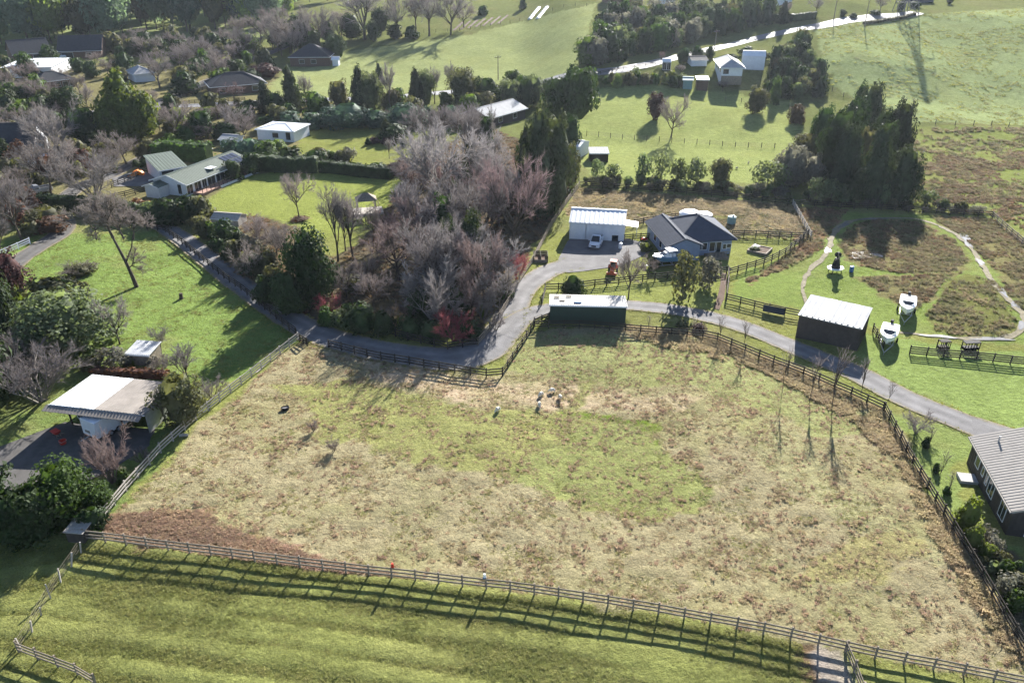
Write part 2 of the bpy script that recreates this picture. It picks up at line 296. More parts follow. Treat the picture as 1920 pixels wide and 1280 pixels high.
def ground():
    xs = axis([(-3000,-500,250),(-500,-160,9),(-160,-70,1.6),(-70,70,.6),(70,160,1.3),(160,500,9),(500,3000,250)])
    ys = axis([(-300,0,50),(0,30,4),(30,36,1.),(36,58,.28),(58,130,.5),(130,215,.8),(215,420,2.2),(420,900,12),(900,5000,300)])
    X, Y = np.meshgrid(xs, ys); nx, ny = len(xs), len(ys); X = X.ravel(); Y = Y.ravel(); Z = TZ(X, Y)
    jx = (vnoise(X, Y, 1.1, 1) - .5) * 1.2 + (vnoise(X, Y, 4, 2) - .5) * 2.2; jy = (vnoise(X, Y, 1.1, 3) - .5) * 1.2 + (vnoise(X, Y, 4, 4) - .5) * 2.2
    PX, PY = proj(X + jx, Y + jy, Z)
    C = np.tile(np.array(FRONT), (len(X), 1)); A = np.full(len(X), .035)
    far = Y > 130; C[far] = PAST
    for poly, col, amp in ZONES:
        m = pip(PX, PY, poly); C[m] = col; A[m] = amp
    # mottling that follows plant cover: green showing through the dry sward and the other way round
    g = vnoise(X, Y, 9, 21) * .5 + vnoise(X, Y, 3.2, 22) * .3 + vnoise(X, Y, 1.2, 23) * .2
    dry = C[:, 0] > .22; k = np.clip((g - .50) * 4, 0, 1)[:, None] * .38
    C = np.where(dry[:, None], C * (1 - k) + np.array((.20,.205,.075)) * k, C)
    k = np.clip((g - .55) * 5, 0, 1)[:, None] * np.where(Y < np.interp(X, _fx, _fy), .12, .34)[:, None]
    C = np.where(~dry[:, None], C * (1 - k) + np.array((.21,.18,.085)) * k, C)
    fr = (~dry) & (Y < np.interp(X, _fx, _fy))
    st = vnoise(X * .12 + Y * .0, (np.interp(X, _fx, _fy) - Y), 1.1, 31)
    C[fr] = C[fr] * (.86 + .3 * st[fr, None])
    hump = vnoise(X, Y, 1.5, 5) * .6 + vnoise(X, Y, .8, 6) * .4
    Z = Z + A * (hump - .5) * 2.6
    dd = np.interp(X, _fx, _fy) - Y; ln = np.exp(-(((dd + 1.1 * vnoise(X, Y, 14, 33)) % 2.3 - 1.15) / .26) ** 2) * np.clip(vnoise(X, Y, 5, 34) * 2 - .5, 0, 1)
    Z[fr] += (st[fr] - .5) * .14 - ln[fr] * .09; C[fr] *= (1 - .22 * ln[fr, None])
    me = bpy.data.meshes.new('ground'); n = nx * ny
    me.vertices.add(n); me.vertices.foreach_set('co', np.stack([X, Y, Z], 1).ravel())
    i = (np.arange(ny - 1)[:, None] * nx + np.arange(nx - 1)[None]).ravel(); q = np.stack([i, i + 1, i + nx + 1, i + nx], 1)
    me.loops.add(q.size); me.loops.foreach_set('vertex_index', q.ravel()); me.polygons.add(len(q))
    me.polygons.foreach_set('loop_start', np.arange(len(q)) * 4); me.polygons.foreach_set('loop_total', np.full(len(q), 4))
    me.polygons.foreach_set('use_smooth', np.ones(len(q), bool))
    at = me.color_attributes.new('cover', 'FLOAT_COLOR', 'POINT'); at.data.foreach_set('color', np.concatenate([C, np.ones((n, 1))], 1).ravel())
    me.update(); me.validate()
    m = bpy.data.materials.new('grassland'); m.use_nodes = True; N = m.node_tree.nodes; L = m.node_tree.links; b = N['Principled BSDF']
    b.inputs['Roughness'].default_value = .85; b.inputs['Specular IOR Level'].default_value = 0.
    at = N.new('ShaderNodeAttribute'); at.attribute_name = 'cover'; geo = N.new('ShaderNodeNewGeometry')
    cur = at.outputs['Color']
    for s, lo, hi in ((.13, .88, 1.12), (.9, .78, 1.2), (5., .72, 1.28), (17., .75, 1.25)):
        nz = N.new('ShaderNodeTexNoise'); nz.inputs['Scale'].default_value = s; nz.inputs['Detail'].default_value = 5; nz.inputs['Roughness'].default_value = .7
        L.new(geo.outputs['Position'], nz.inputs['Vector']); mr = N.new('ShaderNodeMapRange'); mr.inputs[1].default_value = .3; mr.inputs[2].default_value = .7; mr.inputs[3].default_value = lo; mr.inputs[4].default_value = hi
        L.new(nz.outputs[0], mr.inputs[0]); vm = N.new('ShaderNodeVectorMath'); vm.operation = 'SCALE'; L.new(cur, vm.inputs[0]); L.new(mr.outputs[0], vm.inputs['Scale']); cur = vm.outputs[0]
    L.new(cur, b.inputs['Base Color'])
    prev = None
    for s, d in ((1.6, .25), (9., .07)):
        nz = N.new('ShaderNodeTexNoise'); nz.inputs['Scale'].default_value = s; nz.inputs['Detail'].default_value = 6; nz.inputs['Roughness'].default_value = .7
        L.new(geo.outputs['Position'], nz.inputs['Vector']); bp = N.new('ShaderNodeBump'); bp.inputs['Strength'].default_value = .8; bp.inputs['Distance'].default_value = d
        L.new(nz.outputs[0], bp.inputs['Height'])
        if prev: L.new(prev, bp.inputs['Normal'])
        prev = bp.outputs[0]
    L.new(prev, b.inputs['Normal'])
    me.materials.append(m); tag(link('ground', me), kind='structure')
ground()

# ------------------------------------------------------------------ roads, tracks, water sheets
mat('asphalt', (.165,.160,.158), .9, .22, .45, .1, bump=.4, bscale=14); mat('road_wet', (.17,.17,.175), .7, .15, .6, .2)
mat('gravel_path', (.20,.175,.115), .9, .3, 1.5, .12, bump=.5, bscale=12); mat('tarmac_dark', (.10,.095,.09), .92, .2, .9, .1); mat('edge_gravel', (.28,.24,.19), .9, .3, 3)
def wearing(name):
    m = MATS[name]; n = m.node_tree.nodes; L = m.node_tree.links; b = n['Principled BSDF']; src = b.inputs['Base Color'].links[0].from_socket
    at = n.new('ShaderNodeAttribute'); at.attribute_name = 'wear'; sp = n.new('ShaderNodeSeparateColor'); L.new(at.outputs['Color'], sp.inputs[0])
    mt = n.new('ShaderNodeMath'); mt.operation = 'LESS_THAN'; mt.inputs[1].default_value = .01; L.new(sp.outputs[0], mt.inputs[0]); ad = n.new('ShaderNodeMath'); L.new(mt.outputs[0], ad.inputs[0]); L.new(sp.outputs[0], ad.inputs[1])
    vm = n.new('ShaderNodeVectorMath'); vm.operation = 'SCALE'; L.new(src, vm.inputs[0]); L.new(ad.outputs[0], vm.inputs['Scale'])
    nz = n.new('ShaderNodeTexNoise'); nz.inputs['Scale'].default_value = 1.3; nz.inputs['Detail'].default_value = 5; mu = n.new('ShaderNodeMath'); mu.operation = 'MULTIPLY'; mu.use_clamp = True; g = n.new('ShaderNodeNewGeometry'); L.new(g.outputs['Position'], nz.inputs['Vector'])
    m2 = n.new('ShaderNodeMath'); m2.operation = 'MULTIPLY'; m2.inputs[1].default_value = 1.9; L.new(nz.outputs[0], m2.inputs[0]); L.new(m2.outputs[0], mu.inputs[0]); L.new(sp.outputs[1], mu.inputs[1])
    mx = n.new('ShaderNodeMix'); mx.data_type = 'RGBA'; L.new(mu.outputs[0], mx.inputs[0]); L.new(vm.outputs[0], mx.inputs[6]); mx.inputs[7].default_value = (.24,.20,.125,1); L.new(mx.outputs[2], b.inputs['Base Color'])
wearing('asphalt'); wearing('tarmac_dark')
def water_mat():
    m = mat('puddle', (.20,.19,.17), .22, .2, 1., .7); return m
water_mat()
def smooth_line(pts, step=1.0):
    P = [Vector((p.x, p.y, 0)) for p in pts]; out = []
    for i in range(len(P) - 1):
        p0 = P[max(i - 1, 0)]; p1 = P[i]; p2 = P[i + 1]; p3 = P[min(i + 2, len(P) - 1)]
        n = max(1, int((p2 - p1).length / step))
        for k in range(n):
            t = k / n; out.append(.5 * ((2 * p1) + (p2 - p0) * t + (2 * p0 - 5 * p1 + 4 * p2 - p3) * t * t + (3 * p1 - p0 - 3 * p2 + p3) * t ** 3))
    out.append(P[-1]); return out
EDGE = []
def strip(name, px, width, m, lift=.05, label=None, cols=15, ragged=.12, step=1.0, kind='structure'):
    ws = width if isinstance(width, (list, tuple)) else [width] * len(px)
    pts = [G(*p) for p in px]; C = smooth_line(pts, step)
    acc = [0]
    for i in range(1, len(C)): acc.append(acc[-1] + (C[i] - C[i-1]).length)
    key = [0]; j = 0
    for p in pts[1:]:
        best = min(range(len(C)), key=lambda q: (C[q].x - p.x) ** 2 + (C[q].y - p.y) ** 2); key.append(acc[best])
    v = []; f = []; wear = []; edge = []
    for i, c in enumerate(C):
        d = (C[min(i + 1, len(C) - 1)] - C[max(i - 1, 0)]).normalized(); nrm = Vector((d.y, -d.x, 0)); w = np.interp(acc[i], key, ws)
        for k in range(cols):
            t = k / (cols - 1) - .5; r = 0
            if k in (0, cols - 1): r = (float(vnoise(np.array(c.x + k), np.array(c.y), .9, 41)) - .5) * 2 * ragged
            q = c + nrm * (t * w + (r if t > 0 else -r)); wear.append(1. + .22 * math.exp(-((abs(t) * w - .85) / .32) ** 2) - .10 * math.exp(-(t * w / .4) ** 2) + .10 * float(vnoise(np.array(q.x), np.array(q.y), 1.6, 47))); edge.append(max(0., 1 - (w / 2 - abs(t) * w) / .45) if m in ('asphalt', 'tarmac_dark') else 0.)
            if k in (0, cols - 1) and m == 'asphalt': EDGE.append((q.x, q.y))
            v.append((q.x, q.y, float(TZ(q.x, q.y)) + lift))
        if i:
            for k in range(cols - 1): a = (i - 1) * cols + k; f.append((a, a + 1, a + cols + 1, a + cols))
    mb = MB(); mb.v = v; mb.f = f; o = mb.build(name, m, smooth=True); at = o.data.color_attributes.new('wear', 'FLOAT_COLOR', 'POINT')
    at.data.foreach_set('color', np.stack([np.array(wear), np.array(edge), np.zeros(len(v)), np.ones(len(v))], 1).ravel())
    tag(o, label, kind=kind); return o
def sheet(name, poly, m, lift=.05, label=None, n=40, cell=.8):
    """area of paving: a grid clipped to a pixel polygon laid on the ground"""
    P = [G(*p) for p in poly]; wp = [(p.x, p.y) for p in P]
    bm = bmesh.new(); vs = [bm.verts.new((x, y, 0)) for x, y in wp]; bm.faces.new(vs)
    xs = [p[0] for p in wp]; ys = [p[1] for p in wp]
    for a, b, ax in ((min(xs), max(xs), 0), (min(ys), max(ys), 1)):
        k = a + cell
        while k < b:
            co = (k, 0, 0) if ax == 0 else (0, k, 0); no = (1, 0, 0) if ax == 0 else (0, 1, 0)
            bmesh.ops.bisect_plane(bm, geom=bm.verts[:] + bm.edges[:] + bm.faces[:], plane_co=co, plane_no=no); k += cell
    for v_ in bm.verts:
        b_ = v_.is_boundary; jx = (float(vnoise(np.array(v_.co.x), np.array(v_.co.y), 1.2, 43)) - .5) * .5 if b_ else 0
        v_.co.x += jx; v_.co.y += jx; v_.co.z = float(TZ(v_.co.x, v_.co.y)) + lift
    bmesh.ops.recalc_face_normals(bm, faces=bm.faces)
    me = bpy.data.meshes.new(name); bm.to_mesh(me); bm.free()
    if me.polygons and me.polygons[0].normal.z < 0: me.flip_normals()
    me.materials.append(MATS[m]); return tag(link(name, me), label, kind='structure')
DRIVE = [(285,418),(318,432),(370,470),(430,518),(495,566),(560,607),(640,640),(740,662),(840,672),(905,655),(945,615),(965,570),(985,538),(1030,508),(1075,495)]
strip('driveway', DRIVE, [3.6,3.8,4,4,4,4.2,4.6,5,6,6,4.8,4.4,4.2,4.2,5], 'asphalt', .06, 'grey sealed driveway curving past the bare copse')
sheet('yard', [(1048,482),(1068,448),(1175,448),(1215,456),(1225,470),(1195,485),(1160,500),(1110,507),(1062,512),(1040,508)], 'asphalt', .075, 'grey sealed yard in front of the white shed')
strip('driveway', [(940,628),(985,592),(1040,578),(1120,571),(1200,574),(1290,586),(1370,605),(1450,635),(1540,672),(1620,707),(1700,748),(1790,785),(1930,832),(2100,870)], [5,3.6,3.3,3.3,3.3,3.4,3.4,3.4,3.6,4,3.8,4,4.5,5], 'asphalt', .07, 'narrow grey driveway running behind the long green shed')
sheet('yard', [(1820,785),(1930,830),(2080,870),(2060,960),(1900,860),(1830,830)], 'asphalt', .085, 'grey sealed apron beside the brown barn at right')
strip('road', [(-60,232),(130,214),(250,208),(330,200),(420,196),(520,190),(620,187),(760,180),(900,167),(1020,153),(1130,135),(1230,117),(1310,99),(1390,80),(1470,61),(1550,47),(1640,33),(1720,24)], [5.5,5.5,5.5,5.5,5.5,5.5,5.5,5.5,5.5,5.5,5.5,5.6,5.8,6,6.2,6.2,6.2,6.2], 'road_wet', .10, 'sealed country road crossing the top of the valley', step=3)
strip('road', [(285,204),(330,180),(380,158),(430,135),(480,110),(540,85)], 5, 'tarmac_dark', .11, 'side road climbing left of the hill paddock', step=3)
strip('driveway', [(-40,560),(20,500),(70,465),(110,440),(120,420),(110,385),(150,350),(205,330),(270,296),(330,280)], [4,4,4,4,4,4,4,4,4,4], 'tarmac_dark', .06, 'dark lane winding between bare trees at left', step=1.5)
sheet('yard', [(210,335),(240,325),(300,322),(312,335),(290,350),(215,350)], 'asphalt', .09, 'grey sealed parking area beside the green roofed house')
sheet('yard', [(-60,860),(40,822),(120,792),(290,805),(282,835),(210,880),(130,920),(60,935),(-60,945)], 'tarmac_dark', .05, 'dark sealed yard in front of the open carport')
strip('driveway', [(1075,152),(1000,172),(930,180)], 3, 'asphalt', .1, 'short grey driveway branching off the country road', step=2)
TRACK = [(1520,588),(1508,560),(1506,530),(1520,505),(1538,488),(1552,470),(1560,445),(1575,425),(1605,413),(1660,409),(1720,412),(1775,430),(1815,460),(1840,495),(1870,540),(1900,570),(1922,595),(1918,615),(1890,632),(1840,636),(1770,632),(1705,625),(1650,622)]
strip('track', TRACK, [.45,.5,.5,.6,.7,.8,1.,1.1,.9,.6,.6,.65,.7,.8,.8,.8,1.1,1.,.9,.8,.7,.6,.45], 'gravel_path', .06, 'pale muddy track looping round the wetland', ragged=.35)
rp = random.Random(5)
for (x, y, l, w, lab) in ((1583,422,3.4,.9,'left top bend'),(1640,411,4,.7,'top'),(1552,470,1.6,.9,'left side'),(1815,458,2.6,.8,'upper right'),(1838,492,2.2,.8,'right side'),(1880,548,2.6,.8,'lower right'),(1903,572,1.6,.9,'right corner'),(1918,610,2.2,1.1,'bottom right bend'),(1860,636,4,.7,'bottom'),(1760,631,3.5,.6,'bottom left')):
    c = G(x, y); k = min(range(len(TRACK)), key=lambda i: (TRACK[i][0]-x)**2 + (TRACK[i][1]-y)**2)
    a = G(*TRACK[max(k-1,0)]); b = G(*TRACK[min(k+1,len(TRACK)-1)]); ang = math.atan2(b.y-a.y, b.x-a.x)
    mb = MB(); n = 22; vs = []
    for i in range(n):
        t = 2*math.pi*i/n; r = 1 + .28*math.sin(3*t+x) + .15*math.sin(5*t+y)
        px_ = c.x + math.cos(ang)*math.cos(t)*l*r*.6 - math.sin(ang)*math.sin(t)*w*r*.55; py_ = c.y + math.sin(ang)*math.cos(t)*l*r*.6 + math.cos(ang)*math.sin(t)*w*r*.55
        vs.append((px_, py_, float(TZ(px_, py_)) + .085))
    mb.add(vs, [tuple(range(n))]); tag(mb.build('puddle', 'puddle'), 'wet puddle on the pale track, %s of the wetland loop' % lab, kind='structure')
def blob_sheet(name, px, m, lift, label, amp=.15):
    P = [G(*p) for p in px]; C = [(p.x, p.y) for p in smooth_line(P + [P[0]], .6)[:-1]]
    mb = MB(); mb.add([(x, y, float(TZ(x, y)) + lift) for x, y in C], [tuple(range(len(C)))]); o = mb.build(name, m)
    if o.data.polygons[0].normal.z < 0: o.data.flip_normals()
    return tag(o, label, kind='structure')
blob_sheet('pond', [(1594,475),(1612,472),(1650,477),(1655,483),(1630,484),(1600,485)], 'puddle', .10, 'pale bright pond water beside dark rushes in the wetland')
blob_sheet('pond', [(1800,438),(1812,440),(1820,450),(1812,452),(1800,444)], 'puddle', .10, 'small pool beside the upper right of the track')
strip('path', [(1357,512),(1355,540),(1350,560),(1343,580)], [1,.9,.9,.8], 'soil', .06, 'strip of bare brown soil across the lawn below the blue house')
# ------------------------------------------------------------------ buildings
def frame_of(A, B, C=None, depth=None):
    if isinstance(B, (int, float)):      # front width in metres, direction square to the side wall A-C
        a = G(*A); c = G(*C); v = Vector((c.x-a.x, c.y-a.y, 0)); rz = math.atan2(v.y, v.x) - math.pi/2; depth = v.length
        return Vector((a.x, a.y, (a.z+c.z)/2)), rz, float(B), depth
    a = G(*A); b = G(*B); d = Vector((b.x - a.x, b.y - a.y, 0)); L = d.length; rz = math.atan2(d.y, d.x)
    if C is not None:
        c = G(*C); n = Vector((-math.sin(rz), math.cos(rz), 0)); depth = (Vector((c.x, c.y, 0)) - Vector((a.x, a.y, 0))).dot(n)
    zs = []
    for u in (0, L):
        for v in (0, depth):
            x = a.x + math.cos(rz) * u - math.sin(rz) * v; y = a.y + math.sin(rz) * u + math.cos(rz) * v; zs.append(float(TZ(x, y)))
    return Vector((a.x, a.y, sum(zs) / 4)), rz, L, depth
def window(t, face, u, z, w, h, L, D, fm='white_paint', gm='glass_dark', mull=0, name='window'):
    """a window or door on a wall face: frame ring with the pane as its sub-part"""
    mb = MB(); e = .06; pr = .05
    mb.box((-w/2-e, -pr, -e), (w/2+e, 0, 0)); mb.box((-w/2-e, -pr, h), (w/2+e, 0, h+e)); mb.box((-w/2-e, -pr, 0), (-w/2, 0, h)); mb.box((w/2, -pr, 0), (w/2+e, 0, h))
    for k in range(mull):
        x = -w/2 + w*(k+1)/(mull+1); mb.box((x-.02, -pr+.005, 0), (x+.02, 0, h))
    o = mb.build(name, fm, t); p = MB().box((-w/2, -.025, 0), (w/2, -.004, h)).build('pane', gm, o)
    if face == 'f': o.location = (u, -.003, z)
    elif face == 'b': o.location = (u, D + .003, z); o.rotation_euler = (0, 0, math.pi)
    elif face == 'l': o.location = (-.003, u, z); o.rotation_euler = (0, 0, -math.pi/2)
    else: o.location = (L + .003, u, z); o.rotation_euler = (0, 0, math.pi/2)
    return o
def roof_parts(t, kind, L, D, h, rise, oh, rm, rib=0, x0=0., y0=0., th=.07, trim='white_steel', caps=True):
    X0, X1, Y0, Y1 = x0 - oh, x0 + L + oh, y0 - oh, y0 + D + oh
    nb = lambda s: max(2, int(s / rib)) if rib else 0
    if kind == 'gx':
        ym = y0 + D/2; s = rise/(D/2); ze = h - s*oh
        MB().slab((X0,Y0,ze),(X1,Y0,ze),(X1,ym,h+rise),(X0,ym,h+rise),th,nb(X1-X0)).build('roof', rm, t)
        MB().slab((X0,Y1,ze),(X1,Y1,ze),(X1,ym,h+rise),(X0,ym,h+rise),th,nb(X1-X0)).build('roof', rm, t)
        if caps: MB().bar((X0-.02,ym,h+rise+.03),(X1+.02,ym,h+rise+.03),.32,.06).build('ridge_cap', rm, t)
        if caps:
            for yy in (Y0-.06, Y1+.06): MB().box((X0,yy-.06,ze-.16),(X1,yy+.06,ze-.04)).build('gutter', trim, t)
    elif kind == 'gy':
        xm = x0 + L/2; s = rise/(L/2); ze = h - s*oh
        MB().slab((X0,Y0,ze),(X0,Y1,ze),(xm,Y1,h+rise),(xm,Y0,h+rise),th,nb(Y1-Y0)).build('roof', rm, t)
        MB().slab((X1,Y0,ze),(X1,Y1,ze),(xm,Y1,h+rise),(xm,Y0,h+rise),th,nb(Y1-Y0)).build('roof', rm, t)
        if caps: MB().bar((xm,Y0-.02,h+rise+.03),(xm,Y1+.02,h+rise+.03),.32,.06).build('ridge_cap', rm, t)
        if caps:
            for xx in (X0-.06, X1+.06): MB().box((xx-.06,Y0,ze-.16),(xx+.06,Y1,ze-.04)).build('gutter', trim, t)
            for sx in (X0, X1): MB().bar((sx,Y0-.03,ze-.02),(xm,Y0-.03,h+rise-.02),.05,.2).build('barge_board', trim, t)
    elif kind == 'hip':
        r = min(L, D)/2 + oh; ze = h - .02; zr = h + rise
        if X1-X0 >= Y1-Y0: ra = Vector((X0+r,(Y0+Y1)/2,zr)); rb = Vector((X1-r,(Y0+Y1)/2,zr))
        else: ra = Vector(((X0+X1)/2,Y0+r,zr)); rb = Vector(((X0+X1)/2,Y1-r,zr))
        c = [Vector(p) for p in ((X0,Y0,ze),(X1,Y0,ze),(X1,Y1,ze),(X0,Y1,ze))]
        if X1-X0 >= Y1-Y0: F_ = [(c[0],c[1],rb,ra),(c[1],c[2],rb),(c[2],c[3],ra,rb),(c[3],c[0],ra)]
        else: F_ = [(c[0],c[1],ra),(c[1],c[2],rb,ra),(c[2],c[3],rb),(c[3],c[0],ra,rb)]
        for f in F_:
            n = len(f); dn = Vector((0,0,-th)); MB().add(list(f)+[p+dn for p in f],[tuple(range(n)),tuple(range(2*n-1,n-1,-1))]+[(i,n+i,n+(i+1)%n,(i+1)%n) for i in range(n)]).build('roof', rm, t)
        if caps:
            MB().bar(ra+Vector((0,0,.03)),rb+Vector((0,0,.03)),.3,.07).build('ridge_cap', trim if caps=='light' else rm, t)
            for i, cc in enumerate(c):
                tgt = ra if (cc-ra).length < (cc-rb).length else rb
                MB().bar(cc+Vector((0,0,.04)),tgt+Vector((0,0,.04)),.22,.06).build('ridge_cap', trim if caps=='light' else rm, t)
            g = MB(); e=.07
            g.box((X0-e,Y0-2*e,ze-.18),(X1+e,Y0-.01,ze-.05)); g.box((X0-e,Y1+.01,ze-.18),(X1+e,Y1+2*e,ze-.05)); g.box((X0-2*e,Y0,ze-.18),(X0-.01,Y1,ze-.05)); g.box((X1+.01,Y0,ze-.18),(X1+2*e,Y1,ze-.05)); g.build('gutter', trim, t)
    elif kind == 'mono':       # rise > 0: back higher
        MB().slab((X0,Y0,h-rise*oh/D),(X1,Y0,h-rise*oh/D),(X1,Y1,h+rise*(1+oh/D)),(X0,Y1,h+rise*(1+oh/D)),th,nb(X1-X0)).build('roof', rm, t)
        if caps: MB().box((X0,Y0-.10,h-rise*oh/D-.2),(X1,Y0-.01,h-rise*oh/D-.02)).build('fascia', trim, t)
def walls(t, kind, L, D, h, rise, wm, x0=0., y0=0., clad=0., dn=.6):
    mb = MB(); X1, Y1 = x0+L, y0+D
    if kind == 'gx': mb.add([(x0,y0,-dn),(X1,y0,-dn),(X1,Y1,-dn),(x0,Y1,-dn),(x0,y0,h),(X1,y0,h),(X1,Y1,h),(x0,Y1,h),(x0,y0+D/2,h+rise),(X1,y0+D/2,h+rise)],[(0,1,5,4),(2,3,7,6),(1,2,6,9,5),(3,0,4,8,7),(0,3,2,1)])
    elif kind == 'gy': mb.add([(x0,y0,-dn),(X1,y0,-dn),(X1,Y1,-dn),(x0,Y1,-dn),(x0,y0,h),(X1,y0,h),(X1,Y1,h),(x0,Y1,h),(x0+L/2,y0,h+rise),(x0+L/2,Y1,h+rise)],[(0,1,5,8,4),(2,3,7,9,6),(1,2,6,5),(3,0,4,7),(0,3,2,1)])
    elif kind == 'mono': mb.add([(x0,y0,-dn),(X1,y0,-dn),(X1,Y1,-dn),(x0,Y1,-dn),(x0,y0,h),(X1,y0,h),(X1,Y1,h+rise),(x0,Y1,h+rise)],[(0,1,5,4),(2,3,7,6),(1,2,6,5),(3,0,4,7),(0,3,2,1),(4,5,6,7)])
    else: mb.box((x0,y0,-dn),(X1,Y1,h))
    if clad:                      # vertical cladding ribs standing proud of front and side walls
        n = int(L/clad)
        for i in range(1, n): x = x0 + L*i/n; mb.box((x-.03,y0-.025,-.3),(x+.03,y0-.001,h-.1))
        n = int(D/clad)
        for i in range(1, n):
            y = y0 + D*i/n; hh = h - .1 + (rise*i/n if kind == 'mono' else 0)
            mb.box((x0-.025,y-.03,-.3),(x0-.001,y+.03,hh)); mb.box((X1+.001,y-.03,-.3),(X1+.025,y+.03,hh))
    return mb.build('wall', wm, t)
def bld(name, label, cat, A, B, C=None, depth=None, h=2.5, roof='gx', rise=1., oh=.3, wm='white_wall', rm='dark_roof', rib=0, wins=(), clad=0., group=None, trim='white_steel', caps=True):
    p, rz, L, D = frame_of(A, B, C, depth); t = thing(name, label, cat, p, rz, group)
    walls(t, roof, L, D, h, rise, wm, clad=clad); roof_parts(t, roof, L, D, h + (.085 if roof in ('mono','gx','gy') else 0), rise, oh, rm, rib, trim=trim, caps=caps)
    for w in wins: window(t, w[0], w[1]*(L if w[0] in 'fb' else D), w[2], w[3], w[4], L, D, *(w[5:] or ()))
    t['dims'] = '%.1f x %.1f' % (L, D); del t['dims']
    return t, L, D
# --- white three bay shed
t, L, D = bld('shed', 'white steel three bay shed with wide roller doors behind the white ute', 'shed', (1067,448), (1169,453), depth=7.6, h=3.0, roof='gx', rise=1.15, oh=.12, wm='white_steel', rm='white_steel', rib=.76, clad=.55)
for u in (.17, .44): 
    d = MB().box((-1.35,-.06,0),(1.35,-.03,2.65)).build('roller_door','white_steel',t); d.location = (u*L, 0, .02)
    s_ = MB(); [s_.box((-1.32,-.075,.1+.2*k),(1.32,-.061,.2+.2*k)) for k in range(13)]; s_.build('slat','white_paint',d)
MB().box((.845*L-.55,-.07,0),(.845*L+.5,-.03,1.1)).build('doorway_shade_panel','glass_dark',t)  # solid dark panel, its colour standing in for the shade inside the doorway
MB().slab((L+.05,2.2,2.2),(L+2.2,2.2,1.95),(L+2.2,5.0,1.95),(L+.05,5.0,2.2)).build('lean_to_roof','white_steel',t)
for y in (2.4,4.8): MB().box((L+2.0,y-.05,-.3),(L+2.1,y+.05,1.9)).build('lean_to_post','white_paint',t)
# --- blue grey house with hip roof
p, rz, L, D = frame_of((1248,486), (1373,480), depth=10.5)
t = thing('house', 'blue grey bungalow with dark hip roof beside the white shed', 'house', p, rz)
walls(t,'gy',.46*L,D+1.0,2.7,1.05,'blue_grey_wall',0,-1.0); walls(t,'hip',.54*L,8.6,2.7,1,'blue_grey_wall',.46*L,0.9)
roof_parts(t,'gy',.46*L,D+1.0,2.76,1.05,.4,'slate_blue_roof',.45,0,-1.0,trim='slate_blue_roof'); roof_parts(t,'hip',.80*L,9.6,2.80,2.55,.45,'slate_blue_roof',0,.20*L,.6,trim='slate_blue_roof')
for w in ((.52,.95,.9,1.1),(.59,.95,.9,1.1),(.72,.6,1.1,1.5),(.80,.1,1.0,2.0),(.90,.9,.6,.8),(.96,1.1,.8,.6)):
    o = window(t,'f',w[0]*L,w[1],w[2],w[3],L,D); o.location.y = .895
for y in (3,6): window(t,'l',y,.9,1.2,1.1,L,D)
dk = MB().box((.60*L,-1.4,-.3),(.90*L,.85,.35)).build('deck','timber_weathered',t)
for k in range(7): MB().box((.60*L+k*.3*L/6-.04,-1.38,.35),(.60*L+k*.3*L/6+.04,-1.3,1.25)).build('baluster','timber_weathered',dk)
MB().box((.60*L,-1.4,1.25),(.90*L,-1.28,1.32)).build('hand_rail','timber_weathered',dk)
MB().tube([(.60*L,6,4.2),(.60*L,6,5.6)],.09).build('flue','galv',t)
# --- long green shed
t, L, D = bld('shed', 'long low dark green shed with weathered white corrugated roof', 'shed', (1031,606), (1172,610), depth=3.6, h=2.75, roof='mono', rise=-.25, oh=.15, wm='dark_green_steel', rm='rusty_white_sheet', rib=.3, clad=.5)
MB().box((3.2,.5,2.78),(4.1,1.2,3.0)).build('blue_tarp_patch','blue_plastic',t)
for k, (x, y) in enumerate(((.5,2.2),(1.2,1.1),(2.1,2.6))): MB().box((x,y,2.75),(x+.7,y+.15,2.9)).build('roof_timber','timber_weathered',t)
# --- brown barn with pale roof
t, L, D = bld('barn', 'dark brown barn with pale silver single pitch roof beside two boats', 'barn', (1491,632), (1606,658), C=(1518,602), h=3.3, roof='mono', rise=.35, oh=.12, wm='brown_wall', rm='pale_steel', rib=.7, clad=.35, trim='galv')
for u in (.30,.62): 
    d = MB().box((-1.6,-.05,0),(1.6,-.027,2.5)).build('roller_door','brown_wall',t); d.location = (u*L,0,.05)
MB().slab((L*.33,.02,3.44),(L*.45,.02,3.44),(L*.45,D*.98,3.79),(L*.33,D*.98,3.79),.02).build('skylight','white_steel',t); MB().slab((L*.72,.02,3.44),(L*.82,.02,3.44),(L*.82,D*.98,3.79),(L*.72,D*.98,3.79),.02).build('skylight','white_steel',t)
# --- brown barn house at the right edge
t, L, D = bld('barn', 'brown barn style house with ribbed taupe roof at the right edge', 'house', (1885,1002), 8.6, C=(1812,868), h=2.9, roof='gy', rise=1.6, oh=.35, wm='brown_wall', rm='taupe_roof', rib=.38, clad=.4, trim='taupe_roof',
  wins=[('l',.80,1.1,.9,1.0),('l',.66,1.2,.5,.8),('l',.56,1.0,.4,1.2),('l',.44,.7,1.2,1.7,'white_paint','glass_dark',1),('l',.16,.6,1.2,1.6,'white_paint','glass_dark',1),('f',.3,.2,2.2,2.2,'white_paint','glass_dark',2)])
MB().tube([(1.6,9.6,3.4),(1.6,9.6,4.2)],.09).build('flue','galv',t)
MB().box((-1.6,D-3.6,-.3),(-.03,D-2.2,.25)).build('step','concrete',t)
